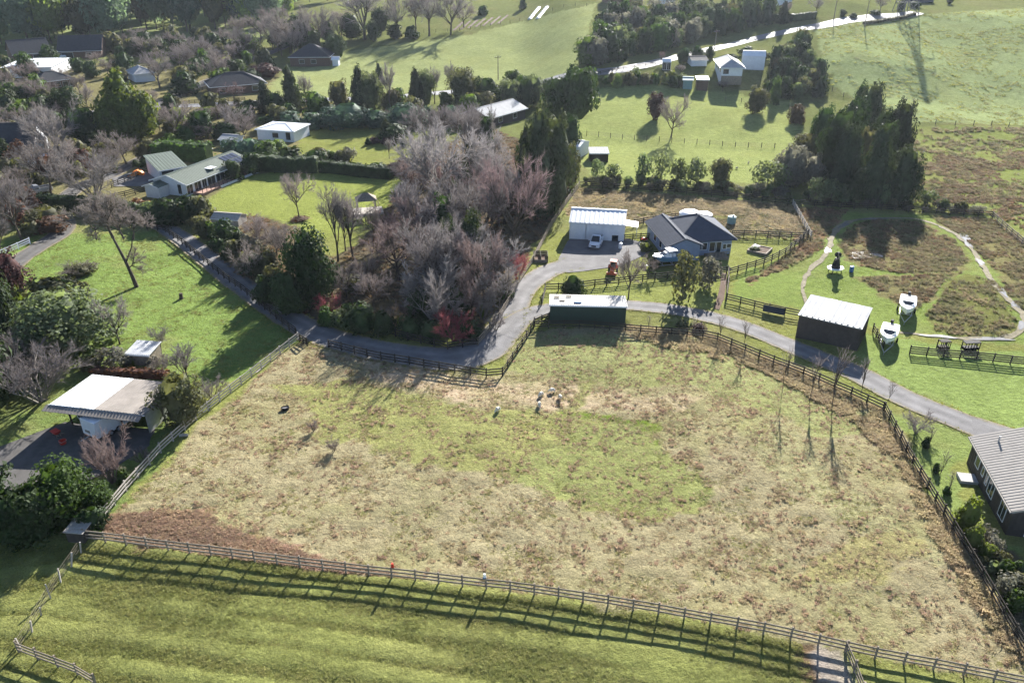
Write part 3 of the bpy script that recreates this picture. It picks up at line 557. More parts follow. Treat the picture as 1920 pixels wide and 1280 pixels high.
# --- open carport
p, rz, L, D = frame_of((133,797),(284,810),C=(200,744))
t = thing('carport', 'open fronted carport with half white half grey metal roof', 'carport', p, rz); H_ = 2.55
def cz(y): return H_ + .35 + (-.05)*y
for k, (a, b, m) in enumerate(((-.10,.26,'white_steel'),(.26,.36,'rusty_white_sheet'),(.36,.44,'white_steel'),(.44,1.04,'grey_steel'))):
    MB().slab((a*L,-.9,cz(-.9)),(b*L,-.9,cz(-.9)),(b*L,D+.3,cz(D)),(a*L,D+.3,cz(D)),.05,max(1,int((b-a)*L/.35)),.03).build('roof_sheet',m,t)
MB().slab((-.14*L,-1.75,H_+.06),(1.02*L,-1.75,H_+.06),(1.02*L,-.92,H_+.32),(-.14*L,-.92,H_+.32),.05,30,.03).build('verandah_strip','grey_steel',t)
MB().box((-.12*L,-.93,H_+.22),(1.04*L,-.86,H_+.34)).build('fascia','white_paint',t)
MB().box((0,D-.1,-.5),(L,D,2.3)).build('back_wall','brown_wall',t)
MB().box((L-.1,-.2,-.5),(L,D-.12,2.45)).build('side_wall','galv',t); MB().box((0,1.2,-.5),(.08,D-.12,2.4)).build('side_wall','white_wall',t)
for x in (.02,.36,.66): MB().box((x*L,-.1,-.5),(x*L+.14,.04,2.6)).build('post','timber_dark',t)
# --- small garden shed and hut
t, L, D = bld('garden_shed', 'small garden shed with grey corrugated roof among purple shrubs', 'shed', (243,684),(284,686), depth=2.6, h=1.6, roof='mono', rise=.25, oh=.2, wm='timber_weathered', rm='galv', rib=.22)
t, L, D = bld('hut', 'tiny hut with white plank roof at the fence corner', 'hut', (128,1016),(160,1018), depth=1.6, h=1.1, roof='mono', rise=.12, oh=.12, wm='brown_wall', rm='timber_pale', caps=False)
# --- green roofed house, its wing and deck
p, rz, L, D = frame_of((292,362),(352,369),C=(392,309))
t = thing('house', 'long white house with green roof, solar panels and wooden deck', 'house', p, rz)
walls(t,'gy',L,D,2.6,1.3,'white_wall'); roof_parts(t,'gy',L,D,2.62,1.3,.55,'green_roof',.5)
walls(t,'gy',3.4,2.6,2.1,.5,'white_wall',.2,-2.6); roof_parts(t,'gy',3.4,2.6,2.12,.5,.25,'green_roof',.5,.2,-2.75)
for v, w, h in ((.05,1.6,1.9),(.17,1.8,2.),(.27,1.2,2.),(.38,2.2,2.),(.52,2.4,2.),(.66,2.2,2.),(.80,1.8,2.),(.92,1.6,2.)): window(t,'r',v*D,.25,w,h,L,D,'white_paint','glass_dark',1)
window(t,'f',.8*L,.3,.9,1.9,L,D)
sp = MB(); 
for i in range(2):
    for j in range(4):
        def rp_(u, v): return Vector((L/2+.5+u*(L/2-.3), D-5+v*4.6, 2.62+1.3*(1-(.5+u*(L/2-.3))/(L/2))+.10))
        o = MB().slab(rp_(i/2+.03,j/4+.03),rp_(i/2+.47,j/4+.03),rp_(i/2+.47,j/4+.22),rp_(i/2+.03,j/4+.22),.03).build('solar_panel','solar',t)
dk = MB().box((L+.01,1.5,-.6),(L+2.6,D-.5,.45)).build('deck','deck_wood',t)
MB().box((L+2.6,D*.35,-.8),(L+2.75,D-.4,.55)).build('skirting','white_wall',dk)
for k in range(15): MB().box((L+2.5,1.5+k*(D-2)/14-.05,.45),(L+2.58,1.5+k*(D-2)/14+.05,1.4)).build('baluster','timber_dark',dk)
MB().box((L+2.48,1.5,1.4),(L+2.6,D-.5,1.47)).build('hand_rail','timber_dark',dk)
MB().box((L*.72,D*.42,3.22),(L*.95,D*.52,3.30)).build('skylight','white_steel',t)
bld('garage', 'green ribbed roof garage wing behind the green roofed house', 'garage', (303,343),(352,333), depth=9, h=2.5, roof='mono', rise=1.1, oh=.3, wm='white_wall', rm='green_roof', rib=.6, wins=[('f',.3,.3,2.4,1.9)])
bld('shed', 'small white roofed shed behind the green roofed house', 'shed', (364,303),(390,303), depth=3.4, h=2.0, roof='gx', rise=.5, wm='white_wall', rm='white_steel')
bld('greenhouse', 'small cream garden shelter beside the driveway lawn', 'shelter', (398,424),(448,425), depth=3, h=1.3, roof='gx', rise=.6, oh=.1, wm='timber_pale', rm='timber_pale')
# --- gazebo on the lawn
c = G(688,398); t = thing('gazebo', 'open timber gazebo with hip roof and pale deck on the lawn', 'gazebo', c, .25)
MB().box((-2.9,-1.8,-.2),(2.9,1.8,.35)).build('deck','timber_pale',t)
for x in (-1.6,1.6):
    for y in (-1.2,1.2): MB().box((x-.07,y-.07,.35),(x+.07,y+.07,2.6)).build('post','timber_pale',t)
roof_parts(t,'hip',3.2,2.4,2.6,1.1,.3,'timber_weathered',0,-1.6,-1.2,caps=False)
# --- houses in the distance
bld('house', 'white roofed house behind the teal shrubs left of the conifers', 'house', (484,262),(552,267), depth=8, h=2.7, roof='hip', rise=.8, wm='white_wall', rm='white_steel', wins=[('f',.5,.8,1.6,1.2),('f',.85,.5,1.2,1.8)])
bld('shed', 'pale blue lean shed left of the white roofed house', 'shed', (414,276),(440,278), depth=4, h=2, roof='gx', rise=.6, wm='white_wall', rm='pale_steel')
t,_,_ = bld('house', 'pale roofed house half hidden by tall dark conifers', 'house', (918,240),(985,222), depth=9, h=2.7, roof='gx', rise=1.7, oh=.5, wm='brown_wall', rm='pale_steel', rib=.7, wins=[('f',.3,.8,1.6,1.2),('f',.7,.8,1.6,1.2)])
bld('shed', 'white gabled shed behind the dark cypress by the green field', 'shed', (1050,292),(1086,297), depth=5.5, h=2.6, roof='gx', rise=.7, oh=.1, wm='white_wall', rm='white_steel', wins=[('f',.5,.2,1.6,2.)])
t,L,D = bld('shed', 'grey open animal shelter in the green field', 'shelter', (1106,303),(1140,304), depth=3.4, h=1.9, roof='mono', rise=.4, oh=.2, wm='timber_dark', rm='pale_steel', rib=.5)
t,L,D = bld('house', 'white hill house with pale hip roof above a timber base', 'house', (1350,165),(1388,166), depth=15, h=4.3, roof='hip', rise=1.8, oh=.6, wm='white_wall', rm='pale_steel',
    wins=[('f',.2,2.4,1.6,1.3),('l',.2,2.4,1.8,1.3),('l',.5,2.4,1.8,1.3),('l',.75,2.4,1.8,1.3)])
MB().box((-.04,-.06,-.6),(L+.04,-.01,1.9)).build('base_boards','timber_weathered',t)
bld('shed', 'large white shed behind the hill house', 'shed', (1391,130),(1432,132), C=(1378,122), h=3.6, roof='gx', rise=1.2, oh=.1, wm='white_steel', rm='white_steel', clad=.8)
bld('shed', 'teal garden shed below the hedge, left of the hill house', 'shed', (1280,167),(1297,168), depth=3, h=2.4, roof='gx', rise=.5, wm='teal_steel', rm='teal_steel')
bld('shed', 'brick red shed with white roof left of the hill house', 'shed', (1306,170),(1326,171), depth=3.5, h=2.8, roof='mono', rise=.3, wm='brick_wall', rm='white_steel')
bld('greenhouse', 'white framed greenhouse beside the country road', 'greenhouse', (1241,133),(1257,133), depth=3, h=2.4, roof='gx', rise=.6, oh=.05, wm='glass_dark', rm='white_steel', wins=[('f',.3,.1,1.2,2.,'white_paint','glass_dark',1),('f',.75,.1,1.2,2.,'white_paint','glass_dark',1)])
bld('house', 'low white building among shrubs left of the hill house', 'building', (1296,125),(1325,124), depth=5, h=1.6, roof='gx', rise=.8, wm='white_wall', rm='dark_roof')
p_ = [('large dark roofed house at far left below the wood','house',(28,118),(100,112),14,3.0,'gx',4.2,'brick_wall','dark_roof',[('f',.6,.3,2.4,2.1),('f',.8,.3,2.4,2.1)]),
 ('right wing of the large dark roofed house, brick gable','house',(112,112),(192,108),13,3.0,'gx',4.6,'brick_wall','dark_roof',[('f',.2,.2,4.0,2.1),('f',.7,.8,1.8,1.2)]),
 ('wide low white roofed building at far left','building',(8,147),(100,145),17,3.2,'mono',.4,'white_wall','white_steel',[]),
 ('dark roofed cottage with pale pink lit end wall at far left','house',(72,171),(142,163),9,2.7,'hip',2.2,'brick_wall','dark_roof',[('f',.55,.6,1.5,1.4),('f',.75,.6,1.5,1.4),('f',.92,.6,1.2,1.4)]),
 ('pale roofed house right of the huge dark conifer','house',(255,155),(292,152),9,2.7,'hip',1.8,'white_wall','pale_steel',[]),
 ('dark roofed bungalow above the lane hedge with red shrubs','house',(398,180),(500,172),11,2.7,'hip',3.0,'brick_wall','dark_roof',[('f',.2,.7,1.8,1.3),('f',.5,.7,1.8,1.3),('f',.8,.7,1.8,1.3)]),
 ('dark roofed brown house at the foot of the hill paddock','house',(545,125),(618,124),12,3.0,'hip',3.6,'brick_wall','dark_roof',[('f',.3,.7,1.8,1.3),('f',.6,.7,1.8,1.3)]),
 ('white cottage with steep dark roof at the left edge','house',(-12,300),(68,296),10,2.9,'gx',4.0,'white_wall','dark_roof',[('f',.2,.8,1.3,1.3),('f',.8,.8,1.3,1.3),('r',.5,2.6,1.2,1.3)]),
 ('white roofed garage below the cottage at the left edge','garage',(12,323),(84,321),5,2.0,'mono',.35,'white_wall','white_steel',[]),
 ('brown house with pale roof above the planted bush block','house',(1150,14),(1205,12),12,3.2,'gx',2.6,'brick_wall','pale_steel',[]),
 ('pale roofed house behind bare trees at top right','house',(1238,8),(1266,8),11,3,'gx',2.4,'white_wall','pale_steel',[]),
 ('grey roofed house left of the power poles on the skyline','house',(1418,18),(1444,18),11,3,'gx',2.4,'white_wall','pale_steel',[]),
 ('tiny white hut on the paddock beside the brown house','hut',(624,124),(635,124),2.5,2.2,'gx',.7,'white_wall','white_steel',[]),
 ('dark blue shed on the ridge above the hill paddock','shed',(1718,6),(1750,5),8,2.6,'gx',1.0,'tyre_fence_blue','dark_roof',[])]
for lab, cat, A, B, dep, h, rf, rise, wm, rm, ws in p_:
    bld(cat if cat != 'building' else 'building', lab, cat, A, B, depth=dep, h=h, roof=rf, rise=rise, oh=.4, wm=wm, rm=rm, wins=ws)

# ------------------------------------------------------------------ fences
POST = {}; RAIL = {}
def unit_box(m, sx, sy, key):
    k = (m, key)
    if k not in POST:
        me = MB().box((-sx/2,-sy/2,0),(sx/2,sy/2,1)).mesh(key); me.materials.append(MATS[m]); POST[k] = me
    return POST[k]
def unit_rail(m, key='rail', w=.045, h=.15):
    k = (m, key)
    if k not in RAIL:
        me = MB().box((0,-w/2,-h/2),(1,w/2,h/2)).mesh(key); me.materials.append(MATS[m]); RAIL[k] = me
    return RAIL[k]
def resample(px, sp):
    P = [G(*p) for p in px]; acc = [0]
    for i in range(1, len(P)): acc.append(acc[-1] + math.hypot(P[i].x-P[i-1].x, P[i].y-P[i-1].y))
    n = max(1, round(acc[-1]/sp)); s = np.linspace(0, acc[-1], n+1); x = np.interp(s, acc, [p.x for p in P]); y = np.interp(s, acc, [p.y for p in P])
    return [Vector((a, b, float(TZ(a, b)))) for a, b in zip(x, y)]
def fence(px, label, sp=2.0, h=1.22, rails=3, m='timber_weathered', fine=True, name='post_and_rail_fence', gap=.36, lean=.02, pw=.13, wire=False, group=None):
    P = resample(px, sp); t = thing(name, label, 'fence', P[0], 0, group); o = P[0]; r_ = random.Random(len(label)*7+len(P))
    posts = MB(); rl = MB()
    for i, p in enumerate(P):
        hh = h * r_.uniform(.97, 1.06)
        if fine:
            q = link('post', unit_box(m, pw, pw, 'post'), t); q.location = p - o - Vector((0,0,.1)); q.scale = (1,1,hh+.1)
            q.rotation_euler = (r_.uniform(-lean,lean), r_.uniform(-lean,lean), math.atan2(P[min(i+1,len(P)-1)].y-P[max(i-1,0)].y, P[min(i+1,len(P)-1)].x-P[max(i-1,0)].x))
        else: posts.bar(p-o-Vector((0,0,.1)), p-o+Vector((r_.uniform(-lean,lean),r_.uniform(-lean,lean),hh)), pw)
        if i and rails:
            a = P[i-1]; d = Vector((p.x-a.x, p.y-a.y, 0)).normalized(); off = Vector((d.y,-d.x,0))*(pw/2+.024)
            for k in range(rails):
                z = h - .10 - k*gap; A_ = a - o + off + Vector((0,0,z+r_.uniform(-.02,.02))); B_ = p - o + off + Vector((0,0,z+r_.uniform(-.02,.02)))
                if fine:
                    q = link('rail', unit_rail(m), t); q.location = A_; dv = B_-A_; q.scale = (dv.length,1,1); q.rotation_euler = (0, -math.atan2(dv.z, math.hypot(dv.x,dv.y)), math.atan2(dv.y,dv.x))
                elif wire: rl.bar(A_, B_, .018)
                else: rl.bar(A_, B_, .045, .15)
    if not fine:
        tag(posts.build('posts', m, t), kind='stuff')
        if rails: tag(rl.build('wires' if wire else 'rails', 'timber_weathered' if wire else m, t), kind='stuff')
    return t
fence(FENCE1[:1]+FENCE1[1:], 'long weathered three rail fence dividing dry and green paddocks in front')
fence([(1584,1222),(1600,1258),(1616,1300)], 'short weathered fence branching towards the viewer beside pale gravel')
fence([(170,1003),(235,923),(300,850),(370,787),(450,724),(520,669),(560,638)], 'weathered rail fence rising along the left side of the dry paddock', m='timber_pale')
fence([(563,640),(576,648)], 'short dark fence stub at the left end of the gateway', m='timber_dark', sp=.9)
fence([(556,630),(530,610),(480,567),(440,537),(400,507),(340,457),(308,434),(276,431)], 'dark rail fence along the upper driveway beside the leaning bare tree', m='timber_dark')
fence([(617,652),(700,673),(800,690),(915,708),(942,705)], 'dark rail fence along the bottom curve of the driveway', m='timber_dark')
fence([(942,705),(965,670),(985,640),(1002,610)], 'dark rail fence climbing from the driveway bend to the green shed', m='timber_dark')
fence([(1002,612),(1030,600)], 'short dark fence at the left end of the long green shed', m='timber_dark', sp=1.6)
fence([(1000,616),(1080,615),(1172,622),(1250,628),(1330,634),(1400,662),(1470,690),(1540,718),(1600,744),(1655,770)], 'dark rail fence along the top right of the dry paddock', m='timber_dark')
fence([(1657,770),(1700,852),(1770,968),(1850,1103),(1925,1232)], 'dark rail fence down the right side of the dry paddock', m='timber_dark')
fence([(586,576),(650,606),(770,640),(840,656),(896,648)], 'dark rail fence at the foot of the bare copse', m='timber_dark')
fence([(896,648),(905,638),(935,600),(960,560),(975,528),(1000,490),(1030,430),(1060,385),(1086,350)], 'pale edged rail fence between bare copse and shed driveway', m='timber_weathered')
fence([(1016,572),(1022,546)], 'short dark fence at the bend beside the round dark shrub', m='timber_dark', sp=1.5)
fence([(1022,546),(1060,545),(1120,537),(1200,528),(1290,519),(1362,513)], 'dark rail fence below the boat and blue house', m='timber_dark')
fence([(1366,516),(1440,493),(1470,478),(1495,458),(1514,442)], 'dark rail fence curving round the lawn right of the blue house', m='timber_dark')
fence([(1366,514),(1366,535),(1362,562)], 'short pale fence from the house lawn down to the drive', m='timber_weathered')
fence([(1362,564),(1430,582),(1500,596)], 'dark rail fence with dark blue panel left of the brown barn', m='timber_dark')
fence([(1372,444),(1440,446),(1505,448)], 'dark rail fence behind the small square garden bed', m='timber_dark')
fence([(1172,428),(1215,418),(1260,412),(1330,408)], 'dark rail fence behind the blue house roof', m='timber_dark')
fence([(1171,452),(1216,449)], 'short dark fence between the white shed and blue house', m='timber_dark', sp=1.6)
fence([(1486,385),(1500,410),(1520,446)], 'pale fence running from back boundary to the house lawn corner', m='timber_pale')
fence([(1636,622),(1655,655)], 'short dark fence between the brown barn and the boat', m='timber_dark', sp=1.6)
fence([(1705,664),(1760,670),(1840,676),(1960,688)], 'dark rail fence across the lawn at the right edge', m='timber_dark', rails=4, gap=.28)
fence([(1086,350),(1200,358),(1330,368),(1480,384),(1600,392),(1700,398),(1860,408)], 'long dark back boundary fence behind the shed and wetland', m='timber_dark', sp=2.4)
fence([(1860,408),(1925,466),(1990,520)], 'weathered rail fence at the right corner of the wetland', m='timber_weathered', sp=2.4)
fence([(36,1222),(72,1236),(105,1248),(145,1263),(180,1284)], 'short weathered rail fence at the bottom left corner')
fence([(152,1036),(132,1066),(112,1095),(84,1140),(60,1185),(40,1218)], 'wire fence with leaning pale posts at bottom left', m='timber_pale', rails=4, fine=False, lean=.45, wire=True, gap=.25, name='wire_fence', pw=.1, sp=1.6)
fence([(-10,487),(57,458)], 'white rail fence beside the lane at left', m='white_paint', sp=2.2)
fence([(1100,255),(1210,264),(1300,270),(1452,278)], 'thin wire fence across the bright green field', m='timber_dark', rails=4, fine=False, wire=True, sp=3, name='wire_fence', pw=.12, gap=.25)
fence([(1360,190),(1420,195),(1480,200)], 'wire fence below the hill house', m='timber_dark', rails=3, fine=False, wire=True, sp=4, name='wire_fence')
fence([(1075,150),(1130,140),(1230,123)], 'dark roadside barrier along the country road', m='timber_dark', fine=False, sp=4, rails=2, h=1.1, name='roadside_barrier')
fence([(345,196),(400,193),(460,190)], 'dark picket fence below the dark roofed bungalow', m='timber_dark', fine=False, sp=1.5)
fence([(340,185),(395,165),(450,148)], 'dark fence beside the side road at upper left', m='timber_dark', fine=False, sp=3)
fence([(1075,163),(1160,154),(1180,150)], 'dark fence along the top of the bright green field', m='timber_dark', fine=False, sp=3)
fence([(750,66),(870,58),(980,38),(1100,12)], 'wire fence along the top of the hill paddock', m='timber_dark', fine=False, wire=True, sp=5, name='wire_fence')
fence([(1560,172),(1600,190),(1690,232),(1800,236),(1990,238)], 'wire fence at the foot of the pylon hill', m='timber_dark', fine=False, wire=True, sp=5, name='wire_fence')
fence([(210,352),(245,338),(268,326),(300,312)], 'dark garden fence beside the sealed parking area', m='timber_dark', fine=False, sp=2)
fence([(214,374),(250,366),(285,352)], 'dark garden fence left of the green roofed house', m='timber_dark', fine=False, sp=2)
# dark blue panel on the fence
a = G(1430,584); b = G(1470,593); t = thing('shade_panel','dark blue panel fixed along the fence left of the brown barn','panel',a,math.atan2(b.y-a.y,b.x-a.x)); l_ = math.hypot(b.x-a.x,b.y-a.y)
MB().box((0,-.16,.15),(l_,-.13,1.1)).build('cloth','tyre_fence_blue',t); MB().box((0,-.17,1.1),(l_,-.12,1.16)).build('batten','timber_dark',t)
# power poles
def pole(px, py, top, label, arm=True):
    p = G(px, py); h = max(6, zat(p, top)); t = thing('power_pole', label, 'power pole', p, .5)
    MB().tube([(0,0,-.5),(0,0,h)],[.17,.11],8).build('pole','timber_weathered',t)
    if arm:
        MB().box((-1.2,-.06,h-.7),(1.2,.06,h-.55)).build('cross_arm','timber_dark',t)
        for x in (-1.1,-.5,.5,1.1): MB().tube([(x,0,h-.55),(x,0,h-.35)],.05,6).build('insulator','white_paint',t)
pole(934,150,104,'wooden power pole standing on the hill paddock above the road'); pole(1621,50,-12,'power pole nearest the hill crest, beside the road'); pole(1563,38,-8,'power pole left of the crest pole, beside the bright road'); pole(1340,92,56,'power pole by the road above the hill house'); pole(1158,110,72,'slim power pole in front of the planted bush block'); pole(1682,24,-20,'power pole left of the lattice pylon')
# lattice pylon on the hill crest, its top above the view
p = G(1697,26); t = thing('pylon', 'tall steel lattice transmission tower on the crest of the green hill', 'pylon', p, .25)
def half(z): return 3.4 + (1.0-3.4)*min(z,17)/17 if z < 17 else 1.0 - .6*(z-17)/15
lv = [0,4,7.5,10.5,13,15,17,19,21,23,25,27,29,32]
def c_(k, z): return Vector(((1 if k in (0,3) else -1)*half(z), (1 if k < 2 else -1)*half(z), z))
for k in range(4): lg = MB(); [lg.bar(c_(k,lv[i])-Vector((0,0,.4 if i == 0 else 0)),c_(k,lv[i+1]),.2) for i in range(len(lv)-1)]; lg.build('leg','pylon_steel',t)
for k in range(4):
    br = MB(); k2 = (k+1) % 4
    for i in range(len(lv)-1): br.bar(c_(k,lv[i]),c_(k2,lv[i+1]),.11); br.bar(c_(k2,lv[i]),c_(k,lv[i+1]),.11); br.bar(c_(k,lv[i+1]),c_(k2,lv[i+1]),.11)
    br.build('bracing','pylon_steel',t)
for z, w in ((19,6.5),(24,5.5),(29,4.5)):
    for s1 in (-1,1):
        ca = MB(); [ca.bar((s1*half(z)*.9,yy*half(z),z),(s1*w,0,z+.3),.13) for yy in (-1,1)]; [ca.bar((s1*half(z+2)*.9,yy*half(z+2),z+2),(s1*w,0,z+.35),.11) for yy in (-1,1)]; ca.build('cross_arm','pylon_steel',t)
        MB().tube([(s1*w,0,z+.2),(s1*w,0,z-1.9)],.14,8).build('insulator','white_paint',t)
# low white row covers and bare soil rows on the far vegetable plot
for k, (a_, b_) in enumerate((((993,37),(1011,15)),((1008,36),(1026,14)))):
    a = G(*a_); b = G(*b_); d = b-a; t = thing('row_cover','left white row cover on the far vegetable plot' if k == 0 else 'right white row cover on the far vegetable plot','row cover',a,math.atan2(d.y,d.x)); l_ = math.hypot(d.x,d.y)
    MB().loft([[(x,.9*math.cos(q*math.pi/6),float(d.z)*x/l_+.02+.6*math.sin(q*math.pi/6)) for q in range(7)] for x in np.linspace(0,l_,8)]).build('cover_sheet','white_paint',t)
    hp = MB(); [hp.tube([(x,.95*math.cos(q*math.pi/6),float(d.z)*x/l_+.63*math.sin(q*math.pi/6)) for q in range(7)],.04,5) for x in np.linspace(.3,l_-.3,7)]; hp.build('hoop','galv',t)
for k in range(7): strip('soil_row', [(850+k*14,58-k*2.2),(868+k*14,42-k*2.2)], 1.1, 'soil', .10, 'dark soil row on the far vegetable plot', step=2)
# ------------------------------------------------------------------ vehicles, boats, props, animals
def heading(rear, front):
    a = G(*rear); b = G(*front); return (a + b) / 2, math.atan2(b.y - a.y, b.x - a.x)
def wheel(parent, x, y, r=.36, w=.24):
    o = MB().tube([(x,y-w/2,r),(x,y+w/2,r)],r,16).build('wheel','rubber',parent); MB().tube([(x,y-w/2-.01,r),(x,y+w/2+.01,r)],r*.58,12).build('rim','galv',o)
def car(name, label, rear, front, paint='car_white', ute=False, Ln=None, small=False):
    c, rz = heading(rear, front); c.z = float(TZ(c.x, c.y)) + .07; t = thing(name, label, 'ute' if ute else 'car', c, rz)
    l = Ln or (5.2 if ute else 4.4); w = 1.86
    def sec(x, zb, zt, hw, tw): return [(x,-hw,zb),(x,hw,zb),(x,hw*1.01,(zb+zt)/2),(x,tw,zt),(x,-tw,zt),(x,-hw*1.01,(zb+zt)/2)]
    h = .93; H = w/2
    body = MB().loft([sec(-l/2,.45,h-.08,H*.9,H*.86),sec(-l/2+.15,.32,h+.02,H,H*.93),sec(-l*.1,.28,h+.04,H,H*.94),sec(l*.2,.28,h+.02,H,H*.93),sec(l*.42,.3,h-.07,H*.97,H*.85),sec(l/2,.42,h-.25,H*.84,H*.74)]); body.build('body',paint,t)
    x0, x1 = (-.35, 1.35) if ute else (-l/2+.25, 1.05)
    cab = MB().loft([sec(x0,h-.02,h+.03,H*.92,H*.9),sec(x0+.12,h,h+.72,H*.90,H*.72),sec(x1-.85,h,h+.78,H*.90,H*.74),sec(x1,h-.04,h+.02,H*.9,H*.86)]); cab.build('cabin',paint,t)
    MB().add([(x1+.02,-H*.78,h+.05),(x1+.02,H*.78,h+.05),(x1-.80,H*.64,h+.76),(x1-.80,-H*.64,h+.76)],[(0,1,2,3)]).build('windscreen','glass_dark',t)
    MB().add([(x0+.0,-H*.78,h+.1),(x0+.0,H*.78,h+.1),(x0+.10,H*.66,h+.66),(x0+.10,-H*.66,h+.66)],[(3,2,1,0)]).build('rear_window','glass_dark',t)
    for s in (-1,1):
        MB().add([(x0+.2,s*H*.935,h+.12),(x1-.25,s*H*.93,h+.1),(x1-.9,s*H*.775,h+.68),(x0+.24,s*H*.765,h+.66)],[(0,1,2,3)] if s<0 else [(3,2,1,0)]).build('side_window','glass_dark',t)
        MB().box((l/2-.22,s*H*.62-.17,.66),(l/2-.05,s*H*.62+.17,.80)).build('headlight','galv',t)
        MB().box((x1-.35,s*(H+.12)-.11,h+.1),(x1-.22,s*(H+.12)+.11,h+.28)).build('mirror',paint,t)
        for x in (-l*.31, l*.31): wheel(t, x, s*(H-.12))
    MB().box((l/2-.1,-H*.42,.5),(l/2+.01,H*.42,.74)).build('grille','black_metal',t)
    if ute: 
        MB().box((-l/2+.16,-H*.78,h+.03),(-.45,H*.78,h+.045)).build('tray','black_metal',t)
        for s in (-1,1): MB().box((-l/2+.12,s*H*.86-.05,h+.02),(-.4,s*H*.86+.05,h+.22)).build('tray_side',paint,t)
        MB().box((-l/2+.1,-H*.86,h+.02),(-l/2+.18,H*.86,h+.22)).build('tailgate',paint,t)
    return t
car('ute','white double cab ute parked in front of the white shed',(1122,451),(1114,467),'car_white',True)
car('ute','silver ute parked under bare trees by the lane at left',(85,360),(58,366),'car_silver',True)
car('car','silver car outside the large dark roofed house',(82,115),(70,116),'car_silver'); car('car','white car right of the silver car at far left',(104,116),(93,117),'car_white'); car('car','white car in front of the brick garage at far left',(120,113),(110,114),'car_white')
# orange tractor with cab
c, rz = heading((1150,508),(1147,516)); c.z += .02; t = thing('tractor','small faded orange tractor with cab beside the rail fence','tractor',c,rz); t.scale = (.82,.82,.82)
MB().loft([[(x,-a,z0),(x,a,z0),(x,a,z1),(x,-a,z1)] for x,a,z0,z1 in ((-.2,.38,.5,1.15),(.4,.36,.5,1.15),(1.25,.33,.5,1.05),(1.4,.28,.55,.95))]).build('bonnet','orange_paint',t)
MB().box((-1.1,-.5,.6),(-.2,.5,1.0)).build('chassis','orange_paint',t)
cf = MB(); [cf.bar((x,y,1.0),(x*.95,y*.9,2.15),.09) for x in (-1.1,-.15) for y in (-.55,.55)]; cf.build('cab_frame','orange_paint',t)
MB().box((-1.2,-.62,2.15),(-.05,.62,2.27)).build('cab_roof','orange_paint',t); MB().box((-.14,-.5,1.05),(-.11,.5,2.1)).build('windscreen','glass_dark',t); MB().box((-1.12,-.5,1.05),(-1.09,.5,2.1)).build('rear_window','glass_dark',t)
for s in (-1,1):
    wheel(t,-.75,s*.75,.62,.34); wheel(t,1.0,s*.58,.36,.22); MB().loft([[(-1.35,s*.75-.2,.9),(-1.35,s*.75+.2,.9),(-1.35,s*.75+.2,.95),(-1.35,s*.75-.2,.95)],[(-.75,s*.75-.2,1.3),(-.75,s*.75+.2,1.3),(-.75,s*.75+.2,1.35),(-.75,s*.75-.2,1.35)],[(-.15,s*.75-.2,.95),(-.15,s*.75+.2,.95),(-.15,s*.75+.2,1.),(-.15,s*.75-.2,1.)]]).build('mudguard','orange_paint',t)
MB().box((1.35,-.95,.25),(1.55,.95,.7)).build('front_bucket','orange_paint',t)
